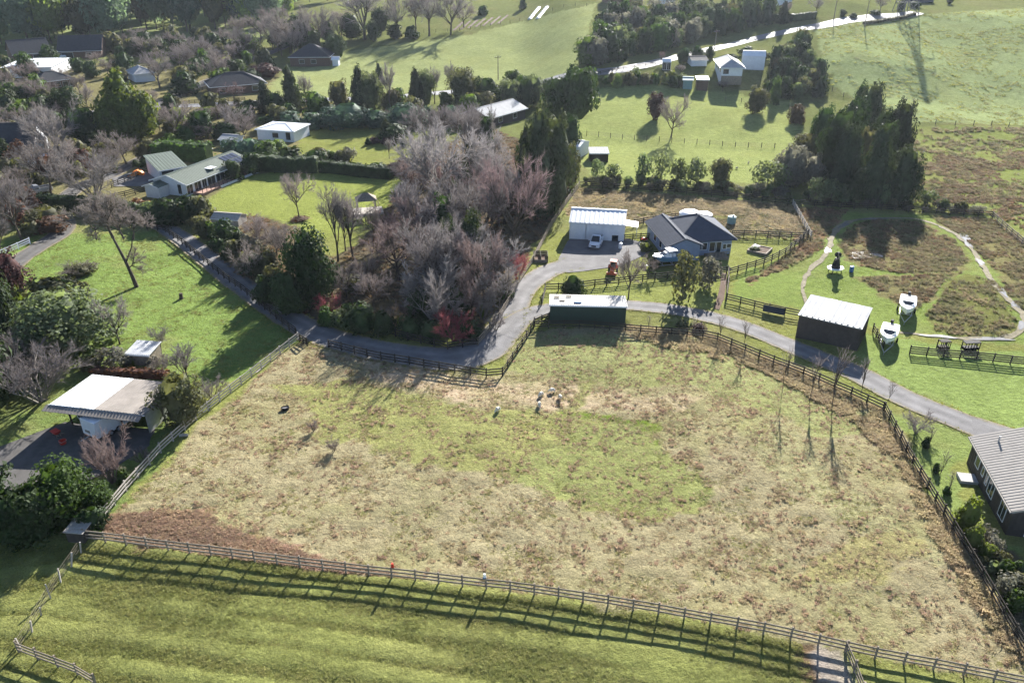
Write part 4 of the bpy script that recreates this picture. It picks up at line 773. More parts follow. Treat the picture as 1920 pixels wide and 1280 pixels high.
# boats on trailers
def boat(label, rear, front, l=5.8, canopy=False, side='gelcoat'):
    c, rz = heading(rear, front); c.z = float(TZ(c.x, c.y)) + .02; t = thing('boat', label, 'boat', c, rz); w = 2.15; k = .62
    def sec(x, hw, keel, ch, top): return [(x,0,keel),(x,hw*.8,ch),(x,hw,top),(x,hw*.9,top+.04),(x,-hw*.9,top+.04),(x,-hw,top),(x,-hw*.8,ch)]
    MB().loft([sec(-l/2,w/2*.94,k,k+.3,k+.95),sec(-l*.2,w/2,k-.02,k+.3,k+1.0),sec(l*.15,w/2*.95,k,k+.4,k+1.1),sec(l*.35,w/2*.62,k+.12,k+.6,k+1.2),sec(l*.46,w/2*.25,k+.4,k+.85,k+1.27),sec(l*.5,.03,k+.8,k+1.1,k+1.3)]).build('hull',side,t)
    MB().loft([[(x,-a,k+.98+b),(x,a,k+.98+b),(x,a*.85,k+.98+hh),(x,-a*.85,k+.98+hh)] for x,a,b,hh in ((-.1,.85,.05,.62),(.7,.78,.07,.6),(1.5,.5,.15,.34),(2.0,.25,.2,.26))]).build('cabin','gelcoat',t)
    MB().add([(.74,-.7,k+1.58),(.74,.7,k+1.58),(1.5,.42,k+1.34),(1.5,-.42,k+1.34)],[(0,3,2,1)]).build('windscreen','glass_dark',t)
    MB().box((-l/2+.25,-w/2*.72,k+.98),(-.2,w/2*.72,k+1.03)).build('cockpit_floor','boat_blue' if canopy else 'timber_pale',t)
    for s in (-1,1): MB().box((-.75,s*.45-.25,k+1.0),(-.35,s*.45+.25,k+1.5)).build('seat','gelcoat',t)
    rr = MB(); [rr.bar((.9,s*.85,k+1.3),(l*.47,s*.1,k+1.65),.04) for s in (-1,1)]; [rr.bar((x,s*(.85-(x-.9)*.4),k+1.0),(x,s*(.85-(x-.9)*.42),k+1.35+(x-.9)*.16),.035) for x in (1.1,1.8) for s in (-1,1)]; rr.build('bow_rail','galv',t)
    MB().loft([[(-l/2-.5+x,-a,z),(-l/2-.5+x,a,z),(-l/2-.1+x,a,z),(-l/2-.1+x,-a,z)] for z,a,x in ((.4,.1,.05),(k+.8,.13,0),(k+1.2,.2,0),(k+1.35,.16,0))]).build('outboard_motor','black_metal',t)
    if canopy: 
        MB().box((-1.0,-.8,k+2.0),(.5,.8,k+2.09)).build('canopy','white_paint',t)
        cp = MB(); [cp.bar((x,y,k+1.0),(x,y*.95,k+2.0),.05) for x in (-.9,.4) for y in (-.75,.75)]; cp.build('canopy_post','galv',t)
    tr = MB(); [tr.bar((-l/2+.2,s*.85,.42),(l*.25,s*.7,.42),.09) for s in (-1,1)]; [tr.bar((l*.25,s*.7,.42),(l*.5+1.1,0,.42),.09) for s in (-1,1)]
    for x in (-l/2+.4,-.4,l*.22): tr.bar((x,-.85,.44),(x,.85,.44),.08); tr.bar((x,-.4,.44),(x,-.4,k+.2),.08); tr.bar((x,.4,.44),(x,.4,k+.2),.08)
    tr.bar((l*.5+1.0,0,0),(l*.5+1.0,0,.5),.07); tr = tr.build('trailer','galv',t)
    for s in (-1,1): wheel(t,-.7,s*1.1,.32,.2)
boat('white cabin boat on a trailer on the wetland lawn',(1699,578),(1696,598)); boat('white boat on a trailer beside the brown barn',(1665,634),(1660,652),5.4,side='gelcoat'); boat('white boat with square canopy beside the blue house',(1270,496),(1236,500),5.6,canopy=True,side='boat_blue')
# white caravan trailer inside the carport
c, rz = heading((214,800),(193,812)); t = thing('horse_float','white box trailer with dark window inside the carport','trailer',c,rz)
MB().loft([[(x,-1.15,a),(x,1.15,a),(x,1.15,b),(x,1.08,b+.07),(x,-1.08,b+.07),(x,-1.15,b)] for x,a,b in ((-2.05,.45,2.2),(-2.0,.42,2.26),(1.95,.42,2.26),(2.0,.45,2.2))]).build('body','white_paint',t)
window(t,'f',0,0,.9,.6,1,1,'galv').location = (.9,-1.155,1.2)
o = window(t,'f',0,0,.7,.5,1,1,'galv'); o.location = (-.9,-1.155,1.25)
for x in (-.45,.45): wheel(t,x,-1.1,.33); wheel(t,x,1.1,.33)
MB().bar((2.0,0,.5),(3.1,0,.45),.1).build('drawbar','galv',t)
MB().add([(2.006,-.75,.75),(2.006,.15,.75),(2.0,.1,1.1),(1.998,-.7,1.1)],[(0,1,2,3)]).build('stripe_panel','grey_steel',t)
# red wheelbarrow and red tub
c = G(107,818); t = thing('wheelbarrow','red wheelbarrow at the edge of the carport yard','wheelbarrow',c,2.6)
MB().loft([[(-.35*k,-.28*k,z),(.4*k,-.28*k,z),(.4*k,.28*k,z),(-.35*k,.28*k,z)] for k,z in ((.7,.35),(1.25,.72))]).build('tray','red_plastic',t)
hd = MB(); [hd.bar((.55,s*.08,.2),(-1.1,s*.3,.6),.05) for s in (-1,1)]; [hd.bar((-.3,s*.2,.4),(-.4,s*.22,0),.05) for s in (-1,1)]; hd.build('handle','timber_weathered',t); wheel(t,.6,0,.2,.1)
c = G(119,832); t = thing('tub','red plastic tub lying on the carport yard','tub',c,.3)
MB().loft([[(.36*k*math.cos(a*math.pi/8),.36*k*math.sin(a*math.pi/8),z) for a in range(16)] for k,z in ((.8,.05),(1.,.42),(1.08,.44),(.95,.42),(.78,.12))]).build('bowl','red_plastic',t); MB().tube([(-.4,0,.42),(0,-.5,.45),(.4,0,.42)],.02,5).build('handle','galv',t)
# compost bins
a, rz, L, D = frame_of((1001,492),(1027,493),depth=2.4); t = thing('compost_bins','dark slatted timber compost bins beside the copse fence','bins',a,rz)
for x in (0,L/2,L): 
    for k in range(4): MB().box((x-.04,0,.05+.27*k),(x+.04,D,.27+.27*k)).build('board','timber_dark',t)
for k in range(4): MB().box((.05,D+.005,.05+.27*k),(L-.05,D+.06,.27+.27*k)).build('board','timber_dark',t)
for k in range(2): MB().box((.05,-.06,.05+.27*k),(L-.05,-.005,.27+.27*k)).build('board','timber_weathered',t)
MB().box((.1,.1,0),(L-.1,D-.1,.5)).build('compost','soil',t)
# water tanks, trough, tubs
def tank(label, px, r, h, m, dome=.35, name='water_tank'):
    c = G(*px); t = thing(name, label, 'tank', c); n = 20
    MB().tube([(0,0,-.2),(0,0,h)],r,n).build('wall',m,t)
    MB().loft([[(r*k*math.cos(a*2*math.pi/n),r*k*math.sin(a*2*math.pi/n),z) for a in range(n)] for k,z in ((1.03,h),(1.,h+.08),(.75,h+dome*.6),(.35,h+dome*.92),(.08,h+dome))]).build('lid',m,t)
    MB().tube([(r*.3,0,h+dome*.7),(r*.3,0,h+dome+.12)],.22*min(1,r),10).build('hatch',m,t)
tank('large white domed water tank behind the blue house roof',(1292,419),1.9,1.9,'white_paint',.6); tank('second white water tank right of the largest, behind the blue house',(1318,419),1.5,1.7,'white_paint',.4)
tank('small teal tank in rough grass behind the blue house',(1371,419),.75,1.2,'teal_steel',.25); tank('white round bin on the yard beside the white shed',(1163,466),.3,.85,'white_paint',.15,'bin'); tank('small blue drum beside the wetland rushes',(1596,509),.32,.8,'blue_plastic',.06,'drum')
c = G(535,768); t = thing('water_trough','black oval water trough in the dry paddock','trough',c,.3); t.scale = (.6,.6,.7)
MB().loft([[(.75*k*math.cos(a*math.pi/10),.48*k*math.sin(a*math.pi/10),z) for a in range(20)] for k,z in ((.88,0),(1.,.5),(1.04,.52),(.92,.52),(.86,.3))],cap=True).build('basin','black_metal',t); MB().box((-.62,-.36,.36),(.62,.36,.40)).build('water','puddle',t)
c = G(340,560); t = thing('stump','dark tree stump standing in the left paddock','stump',c); MB().tube([(0,0,-.1),(.02,0,.25),(.05,.02,.85)],[.34,.26,.24],10).build('trunk','bark',t); MB().tube([(.2,.1,-.05),(.45,.25,.02)],[.14,.03],6).build('root','bark',t)
for (px,py,m,m2,lab) in ((909,1103,'white_paint','blue_plastic','white and blue bucket upturned on a front fence post'),(738,1083,'red_plastic','red_plastic','red bucket upturned on a front fence post')):
    c = G(px,py); t = thing('bucket',lab,'bucket',c+Vector((0,.0,1.24))); MB().loft([[(.12*k*math.cos(a*math.pi/6),.12*k*math.sin(a*math.pi/6),z) for a in range(12)] for k,z in ((1.12,0),(1.1,.03),(.8,.36))]).build('shell',m,t); MB().tube([(0,0,-.02),(0,0,.05)],.14,12).build('rim',m2,t)
a = G(490,690); b = G(497,684); t = thing('plank','long pale plank lying beside the left rail fence','plank',(a+b)/2,math.atan2(b.y-a.y,b.x-a.x)); MB().box((-1.6,-.1,.02),(1.6,.1,.07)).build('board','timber_pale',t); MB().box((-1.2,-.12,-.05),(-1.1,.12,.018)).build('batten','timber_pale',t)
a = G(345,818); t = thing('log','short pale log lying beside the left rail fence','log',a,.1); MB().tube([(-.45,0,.15),(0,.02,.16),(.45,0,.15)],[.15,.16,.14],10).build('trunk','timber_pale',t); MB().tube([(-.1,0,.25),(-.05,.05,.42)],.05,6).build('stub','timber_pale',t)
# square garden bed
a, rz, L, D = frame_of((1400,472),(1424,478),depth=3.2); L = 3.2; t = thing('garden_bed','square timber edged garden bed on the blue house lawn','garden bed',a,rz)
for q in (((0,0,0),(L,.2,.35)),((0,D-.2,0),(L,D,.35)),((0,.2,0),(.2,D-.2,.35)),((L-.2,.2,0),(L,D-.2,.35))): MB().box(*q).build('edging','timber_weathered',t)
MB().box((.2,.2,0),(L-.2,D-.2,.25)).build('soil','soil',t); MB().add([(.25,D*.5,.3),(1.3,D-.3,.32),(.3,D-.3,.55)],[(0,1,2)]).build('white_cover','white_paint',t)
# garden tower on a raised white deck
c = G(1565,510); t = thing('garden_tower','dark tapered ornamental tower with arms on a raised white deck','tower',c,.3)
MB().loft([[(1.35*k*math.cos(a*math.pi/4),1.1*k*math.sin(a*math.pi/4),z) for a in range(8)] for k,z in ((.98,.62),(1.,.66),(1.,.76))]).build('deck','white_paint',t)
for x in (-.8,.8):
    for y in (-.5,.5): MB().bar((x*1.1,y,-.1),(x*.8,y*.8,.62),.1).build('leg','timber_dark',t)
MB().loft([[(k*math.cos(a*math.pi/4),k*math.sin(a*math.pi/4),z) for a in range(8)] for k,z in ((.72,.76),(.5,1.5),(.34,2.3))]).build('tower','black_metal',t)
MB().loft([[(-.38*k,-.3*k,z),(.38*k,-.3*k,z),(.38*k,.3*k,z),(-.38*k,.3*k,z)] for k,z in ((1.,2.62),(1.,3.05),(.5,3.25))]).build('cap','black_metal',t); MB().tube([(0,0,2.3),(0,0,2.62)],.12,8).build('neck','black_metal',t)
for a in (0,math.pi/2,math.pi,1.5*math.pi): MB().bar((0,-.35,2.45),(.75*math.cos(a+.4),-.35,2.45+.75*math.sin(a+.4)),.05,.14).build('blade','timber_weathered',t)
# feeders behind the right fence, orange covered thing, mower
for (px,py,w,h,m,lab) in ((1767,655,1.3,1.3,'timber_dark','dark square crate feeder behind the right lawn fence'),(1818,656,2.0,1.2,'black_metal','dark arched feeder behind the right lawn fence')):
    c = G(px,py); t = thing('feeder',lab,'feeder',c,.1); MB().box((-w/2,-.4,h-.1),(w/2,.4,h)).build('top',m,t); MB().box((-w/2+.05,-.35,.15),(w/2-.05,.35,.5)).build('bin',m,t)
    for k in range(6): MB().box((-w/2+k*w/5.3,-.42,0),(-w/2+k*w/5.3+.08,-.36,h-.1)).build('slat',m,t)
    for x in (-w/2,w/2-.1): MB().box((x,.3,0),(x+.1,.4,h-.1)).build('leg',m,t)
c = G(258,329); t = thing('play_slide','bright orange play equipment on the sealed parking area','play set',c,.2)
MB().loft([[(x,-.6,z0),(x,.6,z0),(x,.6,z1),(x,-.6,z1)] for x,z0,z1 in ((-1.2,.0,.35),(-.6,.1,1.0),(.2,.2,1.25),(.9,.2,.9),(1.3,.0,.4))]).build('shell','orange_bright',t); MB().loft([[(x,-.9,z0),(x,-.65,z0),(x,-.65,z0+.12),(x,-.9,z0+.12)] for x,z0 in ((-1.8,.05),(-.9,.5),(0,1.1))]).build('slide','orange_bright',t)
c = G(1207,451); t = thing('lawn_mower','small red lawn mower beside the short house fence','mower',c,.2); MB().loft([[(x,-.28,z0),(x,.28,z0),(x,.26,z1),(x,-.26,z1)] for x,z0,z1 in ((-.5,.15,.3),(-.1,.12,.5),(.3,.12,.48),(.6,.15,.3))]).build('deck','red_plastic',t); MB().bar((-.4,0,.3),(-1.1,0,.95),.05).build('handle','black_metal',t)
for x in (-.35,.4): wheel(t,x,-.3,.13,.08); wheel(t,x,.3,.13,.08)
# sheep: one skinned body, shared by the copies
def sheep_mesh(graze=True):
    hd = (.78,0,.30) if graze else (.78,0,.95)
    V = [(0,0,.62),(.35,0,.64),(-.35,0,.64),(.52,0,.62 if graze else .78),hd,(hd[0]+.16,0,hd[1]+hd[2]-.08),(.30,.14,.35),(.30,.15,.0),(.30,-.14,.35),(.33,-.15,.0),(-.34,.14,.35),(-.36,.15,.0),(-.34,-.14,.35),(-.33,-.15,.0),(-.56,0,.55)]
    E = [(0,1),(0,2),(1,3),(3,4),(4,5),(1,6),(6,7),(1,8),(8,9),(2,10),(10,11),(2,12),(12,13),(2,14)]
    Rr = [.27,.26,.27,.16,.11,.07,.08,.045,.08,.045,.09,.045,.09,.045,.07]
    me = bpy.data.meshes.new('sheep_skeleton'); me.from_pydata(V, E, []); o = bpy.data.objects.new('sheep_tmp', me); COL.objects.link(o)
    o.modifiers.new('s','SKIN'); 
    for i, r in enumerate(Rr): me.skin_vertices[0].data[i].radius = (r, r)
    me.skin_vertices[0].data[0].use_root = True
    sb = o.modifiers.new('d','SUBSURF'); sb.levels = 2; sb.render_levels = 2
    dg = bpy.context.evaluated_depsgraph_get(); m2 = bpy.data.meshes.new_from_object(o.evaluated_get(dg)); bpy.data.objects.remove(o)
    m2.materials.clear(); m2.materials.append(MATS['wool']); m2.polygons.foreach_set('use_smooth', [True]*len(m2.polygons)); return m2
SG, SU = sheep_mesh(True), sheep_mesh(False)
def sheep(px, py, rz, label, g=True, s=1.):
    c = G(px, py); t = thing('sheep', label, 'sheep', c, rz, 'sheep grazing the dry paddock' if py > 400 else 'sheep in the green field'); t.scale = (.54*s,.54*s,.54*s)
    b = link('body', SG if g else SU, t); hx, hz = (.9,.24) if g else (.9,.9)
    for sd in (-1,1): MB().loft([[(hx-.14,sd*.08,hz+.06),(hx-.10,sd*.08,hz+.1),(hx-.10,sd*.09,hz+.05)],[(hx-.18,sd*.2,hz+.04),(hx-.14,sd*.2,hz+.07),(hx-.14,sd*.2,hz+.03)]]).build('ear','sheep_face',t)
sheep(1036,735,3.3,'rearmost of the cluster of grazing sheep in the dry paddock',True,1.15); sheep(1015,742,3.9,'sheep left of the rearmost one in the paddock cluster',True,1.15); sheep(1050,747,-1.2,'rightmost sheep of the cluster in the dry paddock',False,1.1); sheep(1011,761,-1.4,'front sheep of the cluster facing the viewer in the dry paddock',True,1.15); sheep(934,771,-2.3,'lone sheep well left of the paddock cluster',True,1.2)
sheep(1381,317,.4,'lower left of two sheep in the bright green field'); sheep(1403,307,1.2,'upper right of two sheep in the bright green field')
# ------------------------------------------------------------------ trees
def np_mesh(name, V, Fq, smooth=False):
    V = np.asarray(V, float); me = bpy.data.meshes.new(name); Fq = np.asarray(Fq, int); k = Fq.shape[1]
    me.vertices.add(len(V)); me.vertices.foreach_set('co', V.ravel()); me.loops.add(Fq.size); me.loops.foreach_set('vertex_index', Fq.ravel())
    me.polygons.add(len(Fq)); me.polygons.foreach_set('loop_start', np.arange(len(Fq))*k); me.polygons.foreach_set('loop_total', np.full(len(Fq), k)); me.update(); me.validate()
    return me
def leaf_quads(C, N, S, g, asp=1.5):
    """one folded leaf-spray quad per centre"""
    n = len(C); N = N/np.maximum(np.linalg.norm(N,axis=1,keepdims=True),1e-6); a = g.normal(size=(n,3)); T = np.cross(N,a); T /= np.maximum(np.linalg.norm(T,axis=1,keepdims=True),1e-6); B = np.cross(N,T)
    S = S[:,None]; l = S*asp*.5; w = S*.5
    V = np.stack([C-T*l, C+B*w+N*S*.12, C+T*l, C-B*w+N*S*.12],1).reshape(-1,3); return V, np.arange(n*4).reshape(n,4)
def norm_unit(V, *others):
    z0, z1 = 0., V[:,2].max(); r = np.percentile(np.hypot(V[:,0],V[:,1]), 97); s = np.array([.5/r,.5/r,1/z1]); return [v*s for v in (V,)+others]
def bare_variant(seed, style='round'):
    r = random.Random(seed); TV = []; TF = []; WV = []; WF = []
    P = {'round':(.22,7,.75,.25),'up':(.30,6,.42,.75),'fan':(.06,8,.62,.55),'spread':(.25,6,.95,.08),'oak':(.18,7,.9,.15),'sap':(.45,5,.35,.8)}[style]; tf, K, spread, upb = P
    def tube(pts, rads, n):
        mb = MB(); mb.tube(pts, rads, n, cap=False); o = len(TV); TV.extend(mb.v); TF.extend([tuple(o+i for i in f) for f in mb.f])
    def path(p, d, L, wob, n=3, up=0.):
        pts = [p]
        for i in range(n): d = (d + Vector((r.gauss(0,wob),r.gauss(0,wob),r.gauss(0,wob*.7)+up))).normalized(); pts.append(pts[-1]+d*(L/n))
        return pts, d
    def rdir(d, ang):
        a = Vector((r.gauss(0,1),r.gauss(0,1),r.gauss(0,1))); a = (a - d*a.dot(d)).normalized(); return (d*math.cos(ang)+a*math.sin(ang)).normalized()
    def at(pts, t):
        f = t*(len(pts)-1); i = min(int(f), len(pts)-2); return pts[i].lerp(pts[i+1], f-i)
    h = 1.; trunk, td = path(Vector((0,0,-.02)), Vector((r.gauss(0,.05),r.gauss(0,.05),1)).normalized(), h*(tf+.25), .06, 4)
    if style != 'fan': tube(trunk, [k_*(.4 if style == 'sap' else 1) for k_ in (.030,.024,.020,.015,.010)], 7)
    for k in range(K):
        az = k*2.4 + r.uniform(-.3,.3); t = r.uniform(.5,1.) if style != 'fan' else 0.
        el = r.uniform(.35,1.0)*(1 if style != 'up' else 1.2); d = Vector((math.cos(az)*spread,math.sin(az)*spread,el*.7+upb)).normalized()
        p0 = at(trunk, t) if style != 'fan' else Vector((r.gauss(0,.02),r.gauss(0,.02),-.02))
        L1 = h*r.uniform(.45,.62)*(1.25 if style == 'fan' else 1); limb, ld = path(p0, d, L1, .10, 4, .03); tube(limb, [.016,.012,.009,.006,.004], 5)
        for j in range(7 if style != 'sap' else 4):
            t2 = r.uniform(.25,1.); p1 = at(limb,t2); d1 = (rdir(ld if t2 > .6 else d, r.uniform(.35,.9)) + Vector((0,0,.18))).normalized(); L2 = h*r.uniform(.2,.34)*(1.15-t2*.35)
            br, bd = path(p1, d1, L2, .12, 3, .02); tube(br, [.0075,.0055,.004,.0025], 3)
            for i in range(6 if style != 'sap' else 3):
                t3 = r.uniform(.2,1.); p2 = at(br,t3); d2 = (rdir(bd, r.uniform(.3,.95)) + Vector((0,0,.12))).normalized(); L3 = h*r.uniform(.09,.19)
                sb, sd = path(p2, d2, L3, .12, 2); sd_ = sd.cross(Vector((r.gauss(0,1),r.gauss(0,1),r.gauss(0,1)))).normalized(); w = .0036
                o = len(WV); WV.extend([sb[0]-sd_*w,sb[0]+sd_*w,sb[1]+sd_*w*.8,sb[1]-sd_*w*.8,sb[2]+sd_*w*.4,sb[2]-sd_*w*.4]); WF.extend([(o,o+1,o+2),(o,o+2,o+3),(o+3,o+2,o+4),(o+3,o+4,o+5)])
                for q in range(12 if style != 'sap' else 4):
                    p3 = at(sb, r.uniform(.1,1.)); d3 = (rdir(sd, r.uniform(.3,.9)) + Vector((0,0,.12))).normalized(); L4 = h*r.uniform(.05,.105)
                    s3 = d3.cross(Vector((r.gauss(0,1),r.gauss(0,1),r.gauss(0,1)))).normalized()*.0030; o = len(WV); WV.extend([p3-s3,p3+s3,p3+d3*L4]); WF.append((o,o+1,o+2))
    V = np.array([tuple(v) for v in WV]); T = np.array(TV); V, T = norm_unit(V, T)
    tm = bpy.data.meshes.new('bare_trunk'); tm.from_pydata(T.tolist(),[],TF); tm.polygons.foreach_set('use_smooth',[True]*len(tm.polygons)); tm.update()
    return tm, np_mesh('bare_crown', V, WF)
PROF = {'round':lambda z:np.sqrt(np.clip(1-((z-.52)/.5)**2,0,1))*.92+.02,'dome':lambda z:np.sqrt(np.clip(1-(np.clip(z-.25,0,1)/.77)**2,0,1))*np.clip(.75+z*1.2,0,1),
 'cone':lambda z:np.clip((1.01-z)**.6,0,1)*np.clip(.6+z*4,0,1)*.98,'column':lambda z:np.sqrt(np.clip(1-np.clip((z-.4)/.62,0,1)**2.2,0,1))*np.clip(.55+z*2.5,0,1),'tall':lambda z:np.sqrt(np.clip(1-((z-.6)/.42)**2,0,1)),
 'pine':lambda z:np.clip(1.02-np.clip(z-.25,0,1)**1.25*1.45,0.03,1)*np.clip(.55+z*2.2,0,1)}
def leafy_variant(seed, prof='round', n=3000, leaf=.039, lobes=26, lr=.17, z0=.05, droop=0., trunk=True, core=.66, tw=.028):
    g = np.random.default_rng(seed); pf = PROF[prof]; zc = z0 + (1-z0)*g.random(lobes*6)*.93; rr = pf(zc)*.5; keep = g.random(lobes*6) < (rr/.5+.12); zc = zc[keep][:lobes]; rr = rr[keep][:lobes]; k = len(zc)
    az = g.random(k)*2*math.pi + np.arange(k)*2.4; rad = np.clip(rr-lr*.55,0,1)*g.uniform(.75,1.12,k); LC = np.stack([rad*np.cos(az),rad*np.sin(az),zc],1); LR = lr*g.uniform(.6,1.25,k)*(.45+.75*rr/.5)
    w = LR**2; i = g.choice(k, n, p=w/w.sum()); d = g.normal(size=(n,3)); d[:,2] += .15; d /= np.linalg.norm(d,axis=1,keepdims=True)
    el = np.array([1,1,.8 if droop == 0 else 1.25]); C = LC[i] + d*LR[i][:,None]*g.uniform(.72,1.12,n)[:,None]*el
    out = C-np.array([0,0,.45]); N = d*1.0 + out*.9 + g.normal(size=(n,3))*.55; N[:,2] += .25
    C[:,2] = np.maximum(C[:,2], .015); S = leaf*g.uniform(.55,1.45,n); V, Fq = leaf_quads(C,N,S,g,1.5+droop)
    if core:                        # inner mass of twigs and leaves
        nz, na = 9, 12; zz = np.linspace(z0+.03,.92,nz); CV = []
        for z in zz:
            for a in range(na): q = float(pf(np.array(z)))*.5*core*(.82+.36*g.random()); CV.append((q*math.cos(2*math.pi*a/na),q*math.sin(2*math.pi*a/na),z+g.normal()*.012))
        CF = [(b*na+a,b*na+(a+1)%na,(b+1)*na+(a+1)%na,(b+1)*na+a) for b in range(nz-1) for a in range(na)]; CV.append((0,0,.95)); 
        o = len(V); V = np.concatenate([V,np.array(CV)]); Fq = np.concatenate([Fq,np.array(CF)+o])
    cm = np_mesh('leafy_crown', V, Fq); tm = None
    if trunk: tm = MB().tube([(0,0,-.03),(.01,0,.15),(0,.01,.35),(.01,0,.6)],[tw,tw*.75,tw*.6,tw*.3],7,cap=False); [tm.tube([(0,0,.2+.07*q),(.16*math.cos(q*2.4),.16*math.sin(q*2.4),.38+.07*q)],[tw*.4,tw*.15],5,cap=False) for q in range(4)]; tm = tm.mesh('leafy_trunk')
    return tm, cm
VAR = {}
for st, n in (('round',4),('up',3),('fan',3),('spread',2),('oak',2),('sap',3)): VAR['b_'+st] = [bare_variant(100*len(st)+i*17+3, st) for i in range(n)]
VAR['l_round'] = [leafy_variant(i,'round') for i in range(4)]; VAR['l_dome'] = [leafy_variant(20+i,'dome',2700,.042,26,.18) for i in range(4)]
VAR['l_cone'] = [leafy_variant(40+i,'cone',2900,.034,48,.11,.02,.5) for i in range(3)]; VAR['l_column'] = [leafy_variant(50+i,'column',2800,.035,46,.12,.02,.5) for i in range(3)]
VAR['l_tall'] = [leafy_variant(60+i,'tall',1300,.055,26,.17,.2) for i in range(3)]; VAR['l_pine'] = [leafy_variant(70+i,'pine',5200,.036,80,.12,.03,.4) for i in range(2)]
VAR['s_dome'] = [leafy_variant(80+i,'dome',760,.085,14,.23,trunk=False,core=.7) for i in range(5)]; VAR['s_round'] = [leafy_variant(90+i,'round',760,.082,14,.23,trunk=False,core=.7) for i in range(4)]
VAR['s_loose'] = [leafy_variant(95+i,'round',520,.085,14,.24,trunk=True,core=0,tw=.02) for i in range(3)]
VAR['f_dome'] = [leafy_variant(120+i,'dome',900,.07,20,.19) for i in range(4)]; VAR['f_round'] = [leafy_variant(130+i,'round',900,.07,20,.19) for i in range(4)]; VAR['f_cone'] = [leafy_variant(140+i,'cone',900,.06,36,.13,.02,.4) for i in range(2)]
VAR['big_leaf'] = [leafy_variant(200+i,'dome',6500,.034,64,.17,core=.5) for i in range(2)]
def spiky(seed):
    g = random.Random(seed); mb = MB()
    for i in range(70):
        a = g.uniform(0,6.28); e = g.uniform(.25,1.45); l = g.uniform(.6,1.); d = Vector((math.cos(a)*math.cos(e),math.sin(a)*math.cos(e),math.sin(e))); s = d.cross(Vector((0,0,1))).normalized()*.035
        m = d*l*.6; e_ = d*l - Vector((0,0,.12*l)); mb.add([-s*.5,s*.5,m+s,m-s,e_],[(0,1,2,3),(3,2,4)])
    V = np.array(mb.v); me = bpy.data.meshes.new('spiky'); V[:,2] -= V[:,2].min(); V = V/np.array([2,2,V[:,2].max()]); me.from_pydata(V.tolist(),[],mb.f); return None, me
VAR['spiky'] = [spiky(i) for i in range(3)]
for vs_ in VAR.values():
    for a, b in vs_:
        for me in (a, b):
            if me is not None and not me.materials: me.materials.append(MATS['bark'])
# kind -> (variants, crown material, trunk material, adjective phrase, noun)
K = {'bare':('b_round','twig_grey','bark','bare grey','tree'),'bareb':('b_round','twig_brown','bark','bare brown','tree'),'barep':('b_round','twig_pink','bark','bare pinkish','tree'),'bareup':('b_up','twig_grey','bark','slender bare grey','tree'),'barefan':('b_fan','twig_grey','bark_pale','many stemmed bare grey','tree'),
 'barepale':('b_round','twig_pale','bark_pale','bare pale grey','tree'),'bareoak':('b_oak','twig_brown','bark','broad bare brown','tree'),'barespread':('b_spread','twig_brown','bark','spreading bare brown','tree'),'red':('b_fan','twig_red','twig_red','red twigged','maple'),'barepfan':('b_fan','twig_pink','twig_pink','many stemmed bare pinkish','tree'),
 'dark':('l_round','leaf_dark','bark','dark evergreen','tree'),'green':('l_round','leaf_green','bark','green leafy','tree'),'pale':('l_round','leaf_pale','bark','pale leafed','tree'),'olive':('l_round','leaf_olive','bark','olive leafed','tree'),'greyl':('l_round','leaf_grey','bark','grey leafed','tree'),'light':('l_dome','leaf_light','bark','light green','tree'),'purple':('l_round','leaf_purple','bark','dark purple','tree'),
 'dome':('l_dome','leaf_dark','bark','dark domed evergreen','tree'),'teal':('l_dome','leaf_teal','bark','teal green domed','tree'),'cone':('l_cone','leaf_conifer','bark','dark conical','conifer'),'col':('l_column','leaf_conifer','bark','dark columnar','conifer'),'colo':('l_column','leaf_olive','bark','olive columnar','conifer'),'lol':('s_loose','leaf_olive','bark','airy olive','tree'),'lgy':('s_loose','leaf_grey','bark','round grey','tree'),'rust':('l_column','leaf_bronze','bark','rust tipped','conifer'),
 'tall':('l_tall','leaf_teal','bark','tall blue green','tree'),'tallo':('l_tall','leaf_olive','bark','tall olive','tree'),'tallg':('l_tall','leaf_wood','bark','tall green','tree'),'tallb':('l_tall','leaf_blue','bark','tall pale blue green','tree'),'talld':('l_tall','leaf_dark','bark','tall dark evergreen','tree'),'pine':('l_pine','leaf_gold','bark','huge dark','conifer'),'big':('big_leaf','leaf_green','bark','large glossy green','tree'),'bigpale':('big_leaf','leaf_pale','bark','large pale leafed evergreen','tree'),'bigdark':('big_leaf','leaf_dark','bark','large dark glossy','magnolia'),
 'sg':('s_dome','leaf_green',None,'green','shrub'),'sd':('s_dome','leaf_dark',None,'dark green','shrub'),'sp':('s_round','leaf_pale',None,'pale','shrub'),'so':('s_dome','leaf_olive',None,'olive','shrub'),'sgy':('s_loose','leaf_grey','bark','silvery grey','shrub'),'sl':('s_dome','leaf_light',None,'light green','shrub'),'sr':('s_dome','leaf_rust',None,'rusty brown','shrub'),'st':('s_dome','leaf_teal',None,'teal green','shrub'),'spu':('s_dome','leaf_purple',None,'dark purple','shrub'),'palet':('s_loose','leaf_pale','bark','pale young','tree'),'flax':('spiky','leaf_light',None,'spiky yellow green','plant'),
 'sap':('b_sap','twig_brown','bark','thin bare','sapling'),'fdo':('f_dome','leaf_dark','bark','dark domed','tree'),'fgr':('f_dome','leaf_green','bark','green domed','tree'),'fol':('f_round','leaf_olive','bark','olive leafed','tree'),'fpa':('f_round','leaf_pale','bark','pale leafed','tree'),'fco':('f_cone','leaf_conifer','bark','dark conical','conifer'),'fgy':('f_round','leaf_grey','bark','grey leafed','tree'),'bshr':('b_fan','twig_grey','bark','bare grey twiggy','shrub'),'bshrb':('b_fan','twig_brown','bark','bare brown twiggy','shrub')}
TREES = []; tr_ = random.Random(3)
